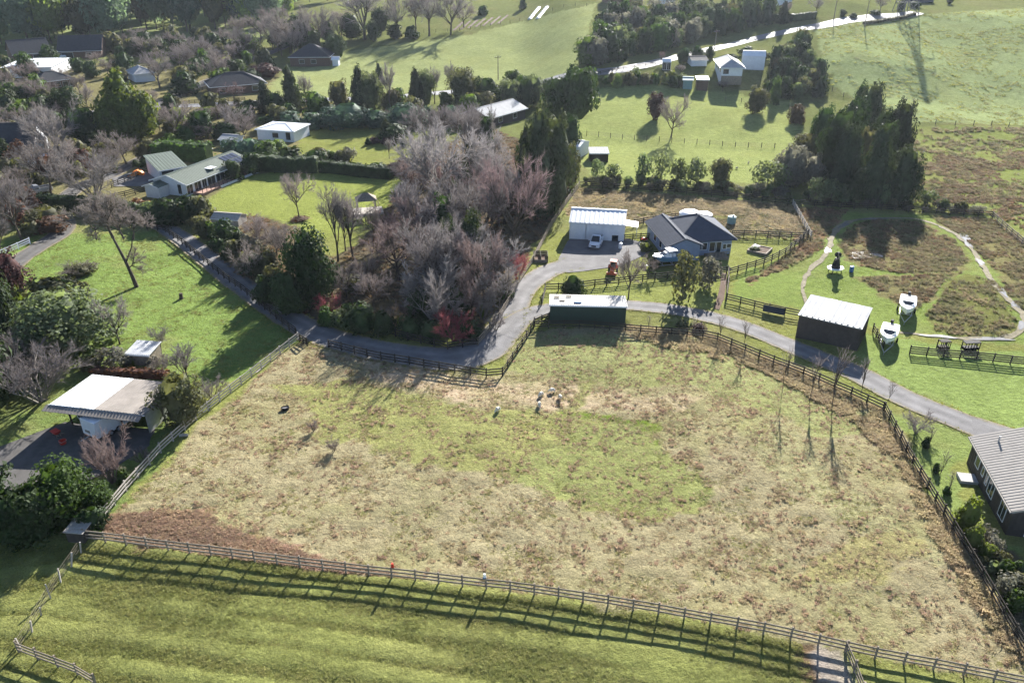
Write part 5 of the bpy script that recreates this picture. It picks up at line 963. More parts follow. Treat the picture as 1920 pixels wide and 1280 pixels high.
def put(kind, p, h, w, area=None, label=None, group=None, rz=None):
    vn, cm, tm, adj, noun = K[kind]; v = tr_.choice(VAR[vn]); rz = tr_.uniform(0,6.28) if rz is None else rz; parts = noun not in ('shrub','plant')
    name = {'tree':'bare_tree' if vn[:2] == 'b_' else 'evergreen_tree','conifer':'conifer','maple':'maple_tree','sapling':'sapling','magnolia':'magnolia_tree','shrub':'shrub','plant':'plant'}[noun]
    if parts: t = link(name, None); c = link('crown', v[1], t)
    else: t = c = link(name, v[1])
    t.location = p; t.rotation_euler = (0,0,rz); t.scale = (w,w,h); c.material_slots[0].link = 'OBJECT'; c.material_slots[0].material = MATS[cm]
    if v[0] is not None and tm:
        k_ = link('trunk' if parts else 'stem', v[0], t); k_.material_slots[0].link = 'OBJECT'; k_.material_slots[0].material = MATS[tm]
    t['category'] = noun
    if label: t['label'] = label; t['group'] = group or label
    else: TREES.append((adj+' '+noun, area, float(proj(p.x,p.y,p.z)[0]), t))
    return t
def row(area, items):
    for it in items:
        kind, bx, by, ty, wp = it; p = G(bx, by); h = max(.5, zat(p, ty)); w = wp/ppm(p); p.z -= .05; put(kind, p, h, w, area)
def scatter(poly, n, kinds, hs, label, group, seed, wr=(.6,.9), mind=1.5):
    r = random.Random(seed); xs = [p[0] for p in poly]; ys = [p[1] for p in poly]; got = []; tries = 0
    while len(got) < n and tries < n*30:
        tries += 1; x = r.uniform(min(xs),max(xs)); y = r.uniform(min(ys),max(ys))
        if not pip(np.array([x]),np.array([y]),poly)[0]: continue
        p = G(x,y)
        if any((p-q).length < mind for q in got): continue
        got.append(p.copy()); h = r.uniform(*hs); p.z -= .05; k = r.choice(kinds); put(k,p,h,h*r.uniform(*wr),label=label % (K[k][3]+' '+K[k][4]),group=group)
ORD = ['leftmost','second from left','third from left','fourth from left','fifth from left','sixth from left','seventh from left','eighth from left','ninth from left','tenth from left','eleventh from left','twelfth from left','thirteenth from left','fourteenth from left','fifteenth from left','sixteenth from left']
def finish_labels():
    D = {}
    for adj, area, x, t in TREES: D.setdefault((adj, area), []).append((x, t))
    for (adj, area), L_ in D.items():
        L_.sort(key=lambda q: q[0])
        for i, (x, t) in enumerate(L_):
            t['label'] = ('%s %s' % (adj, area)) if len(L_) == 1 else ('%s, %s, %s' % (adj, 'rightmost' if i == len(L_)-1 and i else ORD[i], area))
            if len(L_) > 1: t['group'] = adj+'s '+area
row('beside the carport', [('bigpale',130,655,548,165),('barefan',75,752,632,185),('big',128,965,868,125),('big',185,955,905,60),('barepfan',212,905,800,95),('bareup',355,722,640,62),('olive',345,790,700,92),('bshr',398,748,702,62),('sgy',205,684,652,45),('sgy',226,688,655,45),('bshrb',300,700,668,36),('bshrb',310,690,660,30),('flax',252,690,672,22),('bshr',270,870,835,40),('sd',180,990,950,50),('sd',100,985,945,60),('dome',30,1005,920,110),('dome',75,1000,910,100),('dark',-40,990,860,160),('sg',235,905,880,30),('bareup',312,800,722,30),('sgy',288,690,668,26)])
row('in the left paddock garden', [('col',6,650,488,75),('purple',28,560,472,72),('flax',42,575,528,40),('so',105,592,522,95),('so',156,568,525,34),('bare',225,645,548,65),('bare',302,658,612,48),('bshr',30,640,575,80),('bshrb',60,690,610,110),('sd',20,720,640,90),('sd',-30,760,640,120),('dome',-30,620,500,120),('so',175,692,668,40)])
row('by the lane at left', [('bareoak',95,364,250,115),('barefan',176,372,268,135),('bare',42,452,335,120),('bareb',8,420,320,100),('olive',90,425,388,75),('bareb',130,330,255,70),('bare',5,480,400,60),('bareoak',238,308,238,85),('sr',100,432,405,60),('so',62,440,412,40),('bareb',35,340,290,50),('bareb',60,330,270,70)])
row('near the left edge cottage', [('pine',242,262,122,112),('barefan',108,298,182,125),('dark',165,272,200,85),('dark',130,222,165,62),('cone',20,228,172,62),('bare',165,205,150,45),('bareb',10,180,120,60),('bareb',50,190,140,70),('bareb',85,205,150,65),('bareb',30,250,190,70),('bareb',70,240,185,60),('bareb',5,270,215,55),('so',30,262,225,50),('dark',185,290,245,55),('so',205,300,262,45),('bareb',150,175,135,40),('dome',10,305,262,38),('sr',95,320,292,50),('bareb',205,230,180,45),('bareb',55,160,110,55),('bareb',120,160,125,40)])
row('right of the huge conifer', [('bareoak',330,258,185,78),('sl',322,268,250,32),('sg',352,266,238,42),('dark',385,258,205,50),('bare',440,255,185,75),('sd',425,262,228,50),('dark',455,235,200,45),('bareb',395,262,225,50),('sd',370,225,205,22),('bshr',370,262,240,40),('sg',342,258,235,30),('sl',390,222,200,40),('bareb',460,262,215,50),('bare',300,245,195,45),('so',340,230,210,40),('so',280,300,262,40)])
row('by the dark roofed bungalow', [('bareb',410,155,95,55),('barep',440,190,150,60),('bare',300,165,90,75),('bare',340,140,85,65),('bareb',412,148,85,45),('bare',380,120,60,60),('dark',362,150,118,32),('dark',250,105,88,35),('bareb',280,110,60,60),('bareb',330,95,55,50),('dark',270,88,70,35),('dark',378,90,68,22),('bareb',420,90,50,50),('bare',460,110,45,60),('sd',470,150,130,60),('spu',500,145,120,50),('bareb',345,120,75,45),('dark',230,115,85,22)])
row('in the conifer row beyond the lawn', [('cone',548,210,118,42),('bareup',577,200,135,34),('cone',500,212,148,40),('dark',520,215,172,40),('cone',676,212,118,42),('cone',712,165,115,24),('bareup',733,220,110,30),('cone',782,205,124,36),('bareup',815,195,120,32),('bareup',847,190,110,26),('pale',697,212,135,52),('pale',800,200,133,36),('olive',640,208,148,40),('olive',870,205,128,62),('dark',915,212,142,50),('pale',955,205,150,50),('dark',985,205,145,40),('pale',1000,200,140,45),('teal',655,238,192,90),('teal',760,238,196,80),('teal',705,238,205,60),('st',590,240,210,50),('st',545,242,212,60),('sd',740,262,232,50),('cone',725,260,222,30),('teal',845,232,195,40),('st',620,228,200,50),('light',945,205,178,40),('sp',555,245,225,40),('sd',510,240,215,40),('teal',800,232,200,40)])
row('in the bare copse above the driveway', [('bare',805,305,188,105),('bare',872,310,193,100),('barepale',830,405,232,175),('bare',780,380,280,110),('barep',962,478,268,130),('bare',905,475,325,140),('bare',945,420,300,100),('barep',762,475,358,120),('barep',748,525,408,135),('bare',815,565,428,130),('barepale',820,590,470,140),('barefan',818,612,488,130),('barepale',925,545,425,125),('bare',935,595,488,105),('bare',880,455,330,90),('bare',870,520,390,110),('barep',900,430,290,90),('bare',850,470,320,120),('bareb',700,580,500,80),('bareb',650,560,490,70),('bareb',690,545,470,50),('bshrb',770,600,560,60),('barefan',905,600,520,80),('barep',720,470,400,70)])
row('among the bare copse trees', [('col',855,345,288,22),('col',885,335,262,24),('dark',914,305,212,36),('cone',1008,405,196,84),('col',1038,385,212,70),('cone',985,380,225,50),('dome',1010,330,215,70),('talld',1055,245,140,70),('talld',1080,250,120,75),('dark',1035,200,145,40),('colo',1068,352,268,36),('col',884,530,395,48),('colo',906,485,452,28),('cone',856,452,330,46),('dark',835,475,360,56),('col',846,535,410,40),('col',870,400,300,30),('dome',1070,290,215,40)])
row('between copse and driveway', [('bigdark',582,566,428,92),('dark',540,590,508,62),('red',616,588,545,60),('red',850,640,572,90),('red',968,525,462,48),('sg',612,610,578,36),('sp',640,612,582,34),('sd',680,620,572,64),('sd',720,625,585,50),('sg',655,600,568,34),('flax',748,620,585,26),('bshr',728,612,570,34),('sd',770,630,595,50),('sd',810,635,600,50),('flax',905,600,552,22),('flax',925,570,540,34),('sd',940,560,525,40),('sd',500,565,520,50),('so',520,560,500,40),('bshrb',470,520,450,70),('sg',560,585,555,34),('sd',880,635,595,40),('sd',790,600,545,60),('sd',860,590,540,60),('bshr',930,620,580,40),('so',665,545,520,50)])
row('in the garden left of the lawn', [('sd',425,452,412,44),('sg',398,446,415,28),('so',385,445,405,36),('so',372,430,405,34),('sd',445,470,430,36),('so',440,490,448,44),('sgy',470,480,440,46),('sr',457,492,468,20),('sd',430,488,455,34),('bareb',485,470,395,60),('bareb',520,480,420,70),('sd',480,515,475,50),('so',505,520,470,50),('bareb',540,500,415,60),('sd',410,470,445,30),('so',462,505,470,36)])
row('on the gazebo lawn', [('bareb',562,412,320,66),('bareup',634,490,335,58),('bareup',662,482,350,62),('bareb',700,470,380,44),('bareup',648,470,365,44)])
row('along the lawn hedge', [('sg',500,308,268,60),('st',440,300,262,50),('st',470,300,258,50),('sd',545,312,275,60),('sd',590,312,280,40),('sl',520,285,262,40),('so',600,300,275,40),('sgy',655,300,275,30),('so',640,302,280,34),('sd',660,322,305,50),('sd',705,325,305,50),('spu',740,328,305,40),('sr',760,320,295,34),('sd',470,325,290,44),('bareup',730,298,255,18),('spu',700,268,258,30),('spu',725,270,258,30),('sd',755,275,262,14),('sd',690,272,258,12),('sp',612,296,280,28),('sg',625,300,284,24),('sd',440,335,300,40)])
row('in the row behind the white shed', [('palet',1206,342,288,32),('palet',1238,344,288,38),('palet',1268,348,296,30),('palet',1305,348,296,38),('olive',1348,352,298,42),('palet',1437,358,306,52),('palet',1285,346,310,24),('palet',1465,355,310,34),('greyl',1482,350,272,66),('greyl',1460,340,290,40),('olive',1512,305,248,62),('greyl',1500,330,280,50),('palet',1530,382,335,38),('palet',1556,384,340,44),('palet',1580,386,345,36),('palet',1655,388,345,22),('palet',1735,385,350,40),('palet',1605,385,350,30),('palet',1120,340,300,26),('palet',1150,342,310,28)])
scatter([(1095,342),(1300,350),(1490,366),(1490,378),(1300,362),(1095,350)],46,['sgy','sp','sp','sgy','so'],(1.2,2.4),'low %s in the planting strip along the back boundary','shrubs in the back boundary planting strip',5,(.8,1.2),1.0)
scatter([(1505,372),(1700,386),(1850,398),(1850,404),(1700,394),(1505,384)],26,['sgy','sp','sgy','so'],(1.2,2.6),'low %s along the wetland end of the back boundary','shrubs along the wetland boundary',6,(.8,1.2),1.0)
row('in the conifer clump above the wetland', [('dark',1604,246,152,34),('col',1622,266,154,48),('dark',1590,290,180,56),('dark',1560,345,200,76),('col',1580,362,236,54),('cone',1630,380,228,80),('dark',1648,325,225,44),('col',1676,305,188,50),('dark',1650,300,205,44),('col',1684,382,274,60),('rust',1545,290,215,30),('rust',1492,232,196,34),('dark',1535,300,195,44),('colo',1612,330,240,34),('greyl',1520,350,290,44),('dark',1600,385,330,40)])
scatter([(1445,118),(1500,90),(1530,120),(1545,185),(1500,190),(1440,180),(1450,140)],40,['fdo','fdo','fdo','fol','fpa','fco'],(3.5,6.5),'%s in the dense bush right of the hill house','bush right of the hill house',8,(.65,.95),3.)
scatter([(1090,118),(1140,50),(1250,30),(1400,25),(1480,44),(1420,52),(1300,82),(1200,106),(1110,128)],100,['fdo','fdo','fgr','fol','fpa','fco','fgy'],(5,10),'%s in the planted bush block above the country road','planted bush block above the road',9,(.6,.95),4.)
row('near the hill house', [('dark',1283,118,88,20),('dome',1306,112,84,26),('dome',1330,110,86,18),('dark',1275,120,95,16),('barep',1240,118,95,14),('bareb',1275,142,120,20),('purple',1228,224,174,36),('bareoak',1258,258,172,66),('olive',1415,212,162,44),('bareb',1355,172,150,28),('sl',1250,160,140,20),('sg',1452,196,148,22),('flax',1458,140,125,24),('sl',1440,165,150,20),('sr',1380,150,135,16),('sd',1368,118,100,24),('sd',1400,105,88,30),('so',1430,112,95,20)])
scatter([(1100,158),(1190,148),(1280,156),(1280,166),(1190,162),(1105,168)],18,['sl','so','sg','palet'],(2.2,4.2),'%s in the hedge row above the bright green field','hedge row above the green field',12,(.8,1.1),1.6)
row('on the ridge at top centre', [('bareoak',545,100,5,115),('bare',600,92,5,75),('bare',575,105,15,55),('bareup',684,75,-35,100),('bare',745,70,-20,80),('bare',805,68,-40,100),('bare',845,66,-35,90),('dark',632,112,66,42),('dark',660,75,25,45),('dark',715,62,15,40),('bareb',640,70,15,60),('bareb',512,95,30,60),('bareb',490,75,20,60),('sd',740,72,45,30),('sd',770,72,48,30),('bare',780,60,-30,70),('bareb',870,52,0,50),('bareb',520,60,5,60),('bareb',450,75,25,50),('sd',905,30,10,20),('sd',980,18,-4,14),('dark',700,78,40,30)])
row('along the skyline at top right', [('bare',1530,28,-10,34),('bareb',1475,30,0,24),('bareb',1650,22,-12,34),('sd',1690,20,-2,16),('sd',1715,14,2,20),('sd',1580,30,18,14),('dark',1780,8,-6,12),('sd',1640,28,18,20),('sd',1600,34,24,16),('bareb',1260,20,-25,34),('bare',1310,12,-30,40),('bareb',1360,12,-25,40),('bare',1400,10,-20,40)])
scatter([(-30,88),(130,82),(250,80),(330,64),(470,54),(560,45),(560,12),(300,20),(-30,35)],84,['tallb','tallo','tallg','tallb','tallg','tall','tallb'],(14,24),'%s in the wood at top left','trees of the wood at top left',15,(.5,.75),6.5)
scatter([(480,15),(640,5),(900,-4),(900,-10),(480,-10)],16,['bareb','tall','talld'],(12,18),'%s in the far tree belt at top centre','far tree belt at top centre',16,(.5,.7),6.)
scatter([(30,92),(240,90),(330,75),(470,100),(480,125),(300,120),(200,98)],46,['bareb','fdo','bare','fol','fgr','so'],(4,9),'%s on the wood edge at upper left','trees on the edge of the wood',17,(.8,1.1),5.)
scatter([(0,160),(60,180),(120,190),(120,250),(0,250)],20,['bareb','fdo','so','fgr'],(4,8),'%s in the thicket left of the huge conifer','thicket left of the huge conifer',18,(.8,1.1),3.)
scatter([(780,310),(880,250),(930,310),(950,400),(970,450),(940,560),(900,620),(800,600),(735,540),(740,440),(770,380)],20,['bare','barep','bare','barepale','bareup'],(8,14),'%s filling the bare copse above the driveway','trees filling the bare copse',31,(.55,.75),3.)
scatter([(0,120),(250,120),(250,160),(130,150),(0,190)],14,['bareb','fdo','so','fgr'],(4,8),'%s among the far left houses','trees among the far left houses',32,(.8,1.1),5.)
scatter([(260,200),(480,205),(480,250),(380,262),(280,262)],26,['so','fol','bareb','sd','sl','bare'],(2.5,6),'%s in the overgrown gardens right of the huge conifer','overgrown gardens',33,(.8,1.1),3.5)
scatter([(0,310),(140,300),(230,290),(280,285),(240,320),(120,345),(0,400)],22,['bareb','bareb','so','bare','sr'],(2.5,6.5),'%s in the thicket round the left lane','thicket round the left lane',34,(.8,1.1),3.)
scatter([(480,205),(620,198),(760,195),(1000,165),(1020,190),(860,235),(600,245),(480,235)],36,['fdo','fol','fgr','so','bareb','fco'],(3.5,7.5),'%s in the shelter belt below the country road','shelter belt below the country road',35,(.7,1.),4.)
scatter([(300,130),(480,110),(520,120),(500,150),(330,185)],14,['bareb','fgr','so','fdo'],(4,8),'%s along the side road at upper left','trees along the side road',36,(.8,1.1),5.)
scatter([(0,430),(60,430),(60,400),(0,380)],6,['bareb','so','sr'],(3,5),'%s at the left edge of the lane','shrubs at the left lane edge',37,(.8,1.1),2.)
scatter([(470,95),(640,70),(700,78),(560,118)],14,['bare','bareb','fdo'],(7,12),'%s on the slope below the ridge trees','trees below the ridge',38,(.6,.9),6.)
row('on the yard lawn', [('bareb',1178,560,458,62),('lol',1279,560,470,56),('lgy',1330,536,482,48),('dome',1073,562,514,44),('sl',1212,470,455,24),('sr',1245,490,472,30),('sr',1060,565,548,30),('so',1225,500,478,24),('bareb',1215,520,480,40)])
row('along the dry paddock fence', [('sap',1350,640,578,24),('sap',1392,660,592,24),('sap',1466,740,640,26),('sap',1518,755,655,34),('sap',1560,765,640,52),('sap',1614,738,668,46),('sap',1662,756,712,26),('sap',1215,625,585,14),('sap',1300,640,595,18),('barefan',1718,812,768,64),('sap',1738,845,790,20),('sap',1758,902,838,24),('sap',1776,930,878,26),('sd',1734,838,820,18),('sd',1753,884,866,14),('sd',1773,926,910,16),('bshrb',588,808,785,22),('bshrb',627,846,818,28),('so',1280,612,600,22),('spu',1310,620,606,26)])
row('in the garden below the brown barn house', [('sl',1812,985,934,46),('sl',1824,1022,984,32),('sgy',1850,1010,985,36),('sgy',1862,1030,1005,34),('sl',1848,1045,1020,30),('so',1875,1060,1035,30),('sgy',1890,1110,1070,40),('sg',1880,1080,1050,40),('sg',1900,1140,1110,40),('so',1912,1100,1075,36),('sd',1905,1075,1050,30),('sp',1860,1070,1050,26),('sg',1925,1130,1095,40),('so',1840,1060,1042,20)])
for q in ((258,322),(275,320)): put('sd', G(*q)+Vector((0,0,1.2)), 1.2, 1.9, 'on stems beside the parking area')
# the leaning bare tree in the left paddock
p = G(257,538); t = put('barespread', G(222,500), 1, 1, label='leaning bare brown tree with wide crown in the left paddock'); t.location = p; h = zat(p, 372)
for o in list(t.children): bpy.data.objects.remove(o)
t.scale = (1,1,1); lean = MB(); k_ = 1/ppm(p); top = Vector((-36*k_,2.,h*.52))
lean.tube([(0,0,-.3),(-6*k_,.3,h*.12),(-14*k_,.7,h*.27),top],[.34,.27,.22,.15],9,cap=False); lean.tube([(-14*k_,.7,h*.27),(-2*k_,1.5,h*.42),(2*k_,2,h*.55)],[.14,.1,.05],6,cap=False)
lean.build('trunk','bark',t,smooth=True); t.rotation_euler = (0,0,0)
for (off, sx, sz, vi, tx, az) in ((top,130*k_,h*.52,0,-.3,0.),(top+Vector((-34*k_,.4,-.03*h)),95*k_,h*.42,1,-.5,2.),(top+Vector((18*k_,.3,-.02*h)),80*k_,h*.44,2,.2,4.),(Vector((2*k_,2,h*.50)),70*k_,h*.36,3,.3,1.),(Vector((-12*k_,.6,h*.20)),56*k_,h*.28,1,-1.,3.)):
    for me, nm, m in ((VAR['b_round'][vi][1],'crown','twig_brown'),(VAR['b_round'][vi][0],'limb','bark')):
        o = link(nm, me, t); o.location = off; o.scale = (sx,sx*.8,sz); o.rotation_euler = (.1,tx,az); o.material_slots[0].link = 'OBJECT'; o.material_slots[0].material = MATS[m]
# hedges
def hedge(px, h, w, m, label, dens=26, leaf=.26):
    P = [Vector((q.x,q.y,0)) for q in resample(px,.8)]; g = np.random.default_rng(len(label)); C = []; N = []; mb = MB(); rings = []
    o = Vector((P[0].x,P[0].y,float(TZ(P[0].x,P[0].y))))
    for i, p in enumerate(P):
        d = (P[min(i+1,len(P)-1)]-P[max(i-1,0)]).normalized(); n = Vector((d.y,-d.x,0)); z = float(TZ(p.x,p.y))-o.z; b = Vector((p.x-o.x,p.y-o.y,z)); hh = h*g.uniform(.92,1.05); ww = w*g.uniform(.9,1.08)
        rings.append([b+n*ww*.42,b+n*ww*.44+Vector((0,0,hh*.85)),b+n*ww*.3+Vector((0,0,hh*.95)),b-n*ww*.3+Vector((0,0,hh*.95)),b-n*ww*.44+Vector((0,0,hh*.85)),b-n*ww*.42])
        for _ in range(dens):
            f = g.random(); s = .8*(g.random()-.5)
            if f < .4: C.append(b+d*s+n*ww*(g.random()-.5)+Vector((0,0,hh*g.uniform(.94,1.04)))); N.append((g.normal()*.5,g.normal()*.5,1))
            else:
                sd = 1 if f < .75 else -1; C.append(b+d*s+n*ww*.5*sd*g.uniform(.9,1.08)+Vector((0,0,hh*g.random()))); N.append((n.x*sd+g.normal()*.5,n.y*sd+g.normal()*.5,.3+g.normal()*.4))
    V, Fq = leaf_quads(np.array([tuple(c) for c in C]),np.array(N),leaf*g.uniform(.6,1.4,len(C)),g)
    t = thing('hedge', label, 'hedge', o); cm = np_mesh('leaves', V, Fq); cm.materials.append(MATS[m]); link('leaves', cm, t); mb.loft(rings); mb.build('twig_mass', m, t)
hedge([(78,392),(130,394),(180,398),(238,404)],3.0,2.6,'leaf_dark','long clipped dark hedge with bright top left of the driveway'); hedge([(292,302),(340,300),(395,303)],4.2,3.5,'leaf_green','tall clipped green hedge behind the green roofed house',40,.3)
hedge([(180,702),(240,705),(312,708)],.9,1.1,'leaf_rust','low rust red hedge behind the carport'); hedge([(602,322),(660,328),(735,336)],2.4,2.2,'leaf_dark','dark hedge along the far side of the bright lawn'); hedge([(478,318),(540,322),(598,322)],3.4,3.,'leaf_dark','tall dark hedge shading the top of the bright lawn')
hedge([(1430,42),(1490,40),(1530,36)],2.6,3,'leaf_dark','dark hedge beside the bright road at top right'); hedge([(1620,46),(1660,40),(1715,28)],.9,1.4,'leaf_olive','low hedge along the road on the hill crest')
row('below the green roofed house', [('sd',250,412,378,50),('sp',285,415,380,40),('sd',320,418,372,60),('sd',355,415,368,50),('so',380,412,365,44),('so',228,408,372,40),('sd',300,420,385,50),('sr',265,402,372,34)])
scatter([(200,322),(300,300),(300,312),(215,330)],8,['so','sd','bshrb'],(1.,1.8),'low %s beside the parking area fence','shrubs by the parking area',21,(.8,1.2),1.2)
# garden bed plants, brush mound
p = G(1414,470); put('sg', p, .7, 2.0, 'growing in the square garden bed')
p = G(145,512); put('bshrb', p, 2.0, 6.0, 'heaped as a brush mound in the left paddock'); p = G(150,514); put('so', p, 1.3, 4.4, 'under the brush mound in the left paddock')
p = G(562,413); put('sr', p, .6, 3.2, 'ringing the round tree bed on the gazebo lawn')
finish_labels()
# ------------------------------------------------------------------ grasses and rushes (uncountable: one object per stand)
def tuft_mesh(seed, n, spread, name, lean=.8, w=.035):
    g = random.Random(seed); mb = MB()
    for i in range(n):
        a = g.uniform(0,6.28); rr = spread*.5*math.sqrt(g.random()); b = Vector((math.cos(a)*rr,math.sin(a)*rr,0)); a2 = a+g.uniform(-.9,.9); l = g.uniform(.6,1.05)
        out = Vector((math.cos(a2),math.sin(a2),0))*lean*g.uniform(.2,1.); s = Vector((-math.sin(a2),math.cos(a2),0))*w*g.uniform(.7,1.4)
        m = b+out*.30*l+Vector((0,0,.62*l)); e = b+out*.85*l+Vector((0,0,.85*l*(1.1-.5*lean*g.random()))); mb.add([b-s,b+s,m+s*.8,m-s*.8,e],[(0,1,2,3),(3,2,4)])
    return mb.mesh(name)
PROTO = {}
def protos(key, m, n, spread, lean, w, k=4):
    c = bpy.data.collections.new('proto_'+key); 
    for i in range(k):
        me = tuft_mesh(hash(key) % 97 + i if False else len(key)*13+i, n, spread, key, lean, w); me.materials.append(MATS[m]); c.objects.link(bpy.data.objects.new(key, me))
    PROTO[key] = c
protos('dry_tuft','blade_dry',22,.9,1.0,.05); protos('brown_tuft','blade_brown',24,.7,.6,.05); protos('bracken_tuft','blade_bracken',24,.8,.7,.05); protos('green_tuft','blade_green',18,1.0,1.0,.05); protos('rush_clump','blade_rush',30,.7,.6,.03)
def stand(name, label, key, pts, size, height, seed):
    g = np.random.default_rng(seed); n = len(pts); me = bpy.data.meshes.new(name); me.vertices.add(n); me.vertices.foreach_set('co', np.asarray(pts).ravel())
    rt = me.attributes.new('rot','FLOAT_VECTOR','POINT'); rt.data.foreach_set('vector', np.stack([g.normal(size=n)*.12,g.normal(size=n)*.12,g.random(n)*6.28],1).ravel())
    s = g.uniform(*size,n); h = g.uniform(*height,n)*(.6+.4*s/size[1]); sa = me.attributes.new('siz','FLOAT_VECTOR','POINT'); sa.data.foreach_set('vector', np.stack([s,s,h],1).ravel())
    o = link(name, me); tag(o, label, 'grass', kind='stuff'); ng = bpy.data.node_groups.new(name+'_nodes','GeometryNodeTree')
    ng.interface.new_socket('Geometry',in_out='INPUT',socket_type='NodeSocketGeometry'); ng.interface.new_socket('Geometry',in_out='OUTPUT',socket_type='NodeSocketGeometry')
    N = ng.nodes; L = ng.links; gi = N.new('NodeGroupInput'); go = N.new('NodeGroupOutput'); ip = N.new('GeometryNodeInstanceOnPoints'); ci = N.new('GeometryNodeCollectionInfo')
    ci.inputs[0].default_value = PROTO[key]; ci.inputs['Separate Children'].default_value = True; ci.inputs['Reset Children'].default_value = True; ip.inputs['Pick Instance'].default_value = True
    r_ = N.new('GeometryNodeInputNamedAttribute'); r_.data_type = 'FLOAT_VECTOR'; r_.inputs[0].default_value = 'rot'; s_ = N.new('GeometryNodeInputNamedAttribute'); s_.data_type = 'FLOAT_VECTOR'; s_.inputs[0].default_value = 'siz'
    er = N.new('FunctionNodeEulerToRotation'); L.new(r_.outputs[0],er.inputs[0]); L.new(er.outputs[0],ip.inputs['Rotation']); L.new(s_.outputs[0],ip.inputs['Scale'])
    L.new(gi.outputs[0],ip.inputs['Points']); L.new(ci.outputs[0],ip.inputs['Instance']); L.new(ip.outputs[0],go.inputs[0]); md = o.modifiers.new('grass','NODES'); md.node_group = ng
def sample(polys, n, seed, clump=None, thr=.45, avoid=()):
    g = np.random.default_rng(seed); out = []; Ws = [[G(*p) for p in q] for q in polys]; P = [p for w in Ws for p in w]; x0, x1 = min(p.x for p in P), max(p.x for p in P); y0, y1 = min(p.y for p in P), max(p.y for p in P); cnt = 0
    for _ in range(40):
        m = 200000; X = g.uniform(x0,x1,m); Y = g.uniform(y0,y1,m); Z = TZ(X,Y); px, py = proj(X,Y,Z); k = np.zeros(m,bool)
        for q in polys: k |= pip(px,py,q)
        for q in avoid: k &= ~pip(px,py,q)
        if clump:
            v = vnoise(X,Y,clump,seed+50)*.55+vnoise(X,Y,clump*.35,seed+51)*.45; k &= (v-thr)*4 > g.random(m)-.35
        out.append(np.stack([X[k],Y[k],Z[k]-.02],1)); cnt += int(k.sum())
        if cnt >= n: break
    return np.concatenate(out)[:n]
LITTER = [(170,1002),(190,965),(370,955),(470,1005),(600,1045),(780,1085),(640,1072),(330,1033)]
GREENZ = [(1085,800),(1220,803),(1270,855),(1345,928),(1320,958),(1200,952),(1060,932),(960,900),(1000,850)]
stand('dry_grass','tussocky straw coloured dry grass covering the big middle paddock','dry_tuft',sample([PADDOCK],13000,1,1.1,.42,(LITTER,)),(.2,.45),(.05,.13),1)
stand('dry_grass','large clumps of pinkish brown dead grass in the middle paddock','brown_tuft',np.concatenate([sample([PADDOCK],5200,2,1.2,.56),sample([LITTER],3500,3)]),(.22,.5),(.10,.24),2)
stand('grass','short green grass growing through the dry paddock','green_tuft',sample([PADDOCK],9000,4,3.,.5),(.15,.4),(.03,.08),3)
FRONTP = [(165,1016),(330,1036),(640,1076),(960,1112),(1220,1152),(1450,1194),(1650,1240),(1920,1290),(2050,1420),(-150,1420),(-150,1050)]
stand('grass','short green pasture grass in front of the long rail fence','green_tuft',sample([FRONTP],38000,5,None,.45,([(1500,1203),(1588,1222),(1618,1310),(1535,1310)],)),(.14,.34),(.025,.07),4)
stand('grass','green pasture grass in the left paddock','green_tuft',sample([ZONES[11][0],ZONES[12][0]],16000,6,2.2,.45,([(-60,860),(120,790),(290,805),(210,880),(60,940)],)),(.2,.5),(.03,.09),5)
stand('rush_clumps','brown and green rushes filling the wetland beds','rush_clump',sample([ZONES[i][0] for i in (28,29,30,31,32)],5200,7,2.4,.42),(.4,.9),(.2,.55),6)
stand('dead_grass','brown dead grass among the wetland rushes','bracken_tuft',sample([ZONES[i][0] for i in (28,29,31,32)],2400,8,3.,.52),(.4,.9),(.18,.4),7)
stand('rough_grass','rough dry grass between the white shed and back boundary','dry_tuft',sample([ZONES[9][0]],4200,9,2.4,.40),(.4,.9),(.12,.3),8)
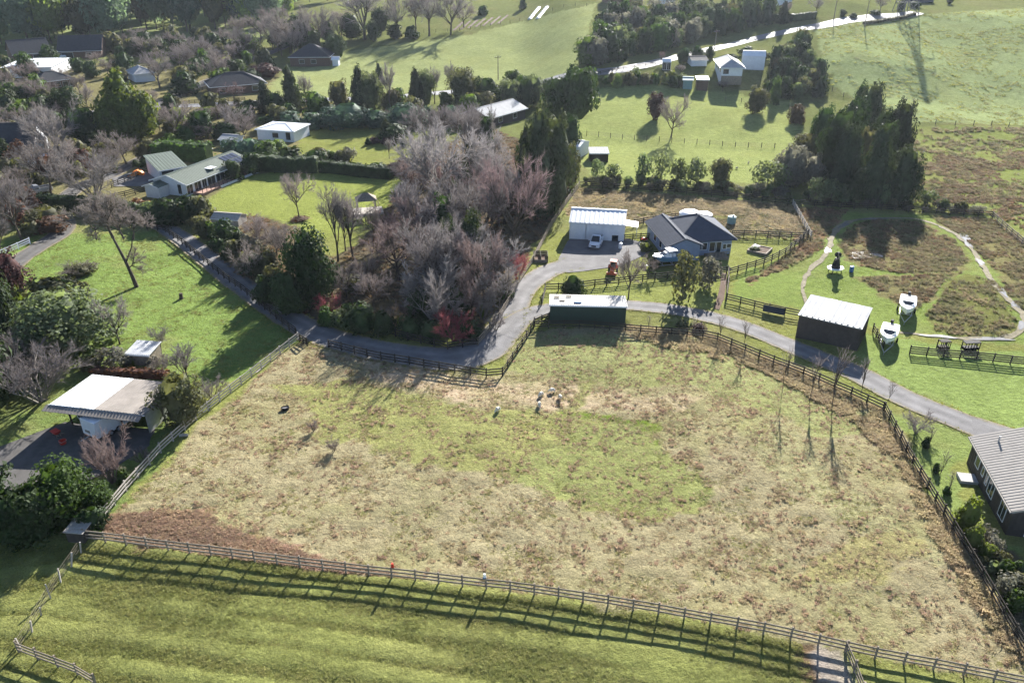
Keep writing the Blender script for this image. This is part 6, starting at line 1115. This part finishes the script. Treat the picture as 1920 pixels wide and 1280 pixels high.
stand('rough_grass','rough green and brown clumps behind the blue house','rush_clump',sample([ZONES[9][0],ZONES[10][0]],1800,10,2.,.45),(.5,1.1),(.2,.4),9)
stand('rush_clumps','dark rush clumps on the rough ground at far right','rush_clump',sample([[(1700,240),(2000,240),(2000,460),(1860,404),(1700,392)]],2000,11,6.,.5),(.7,1.5),(.35,.8),10)
stand('dead_grass','brown bracken patches on the rough ground at far right','bracken_tuft',sample([[(1700,300),(1760,290),(1850,300),(2000,260),(2000,460),(1860,404),(1700,392)]],1100,12,9.,.54),(.9,1.8),(.25,.5),11)
stand('rough_grass','small tussocks dotting the pylon hill','green_tuft',sample([ZONES[7][0]],6500,13,9.,.45),(.6,1.3),(.15,.4),12)
stand('rough_grass','tufted verge grass and dead stems under the bare copse','bracken_tuft',sample([ZONES[13][0],ZONES[14][0]],5000,14,3.,.4),(.4,.9),(.2,.5),13)
stand('rough_grass','long dry grass along the right side of the paddock fence','dry_tuft',sample([[(1180,612),(1330,628),(1420,664),(1540,712),(1652,768),(1700,850),(1660,850),(1600,790),(1420,690),(1200,640)],[(1660,770),(1770,965),(1925,1230),(1900,1240),(1740,990),(1650,800)]],2600,15,1.5,.4),(.4,.8),(.25,.5),14)

ge = np.random.default_rng(77); E_ = np.repeat(np.array(EDGE), 5, axis=0); E_ = E_ + ge.normal(size=E_.shape) * .22
stand('verge_grass','ragged grass creeping over the edges of the driveways','green_tuft',np.concatenate([E_, TZ(E_[:,0],E_[:,1])[:,None]],1),(.2,.5),(.06,.2),16)
# ------------------------------------------------------------------ haze: the air between viewer and valley
hz = MB().box((-3200,-420,-30),(3200,5200,110)); hm = bpy.data.materials.new('air'); hm.use_nodes = True; hn = hm.node_tree.nodes
hn.remove(hn['Principled BSDF']); pv = hn.new('ShaderNodeVolumePrincipled'); pv.inputs['Color'].default_value = (.80,.88,1.,1); pv.inputs['Density'].default_value = HAZE; pv.inputs['Anisotropy'].default_value = .45
hm.node_tree.links.new(pv.outputs[0], hn['Material Output'].inputs['Volume']); tag(hz.build('haze', hm), 'pale blue haze filling the valley air', 'haze', kind='stuff')
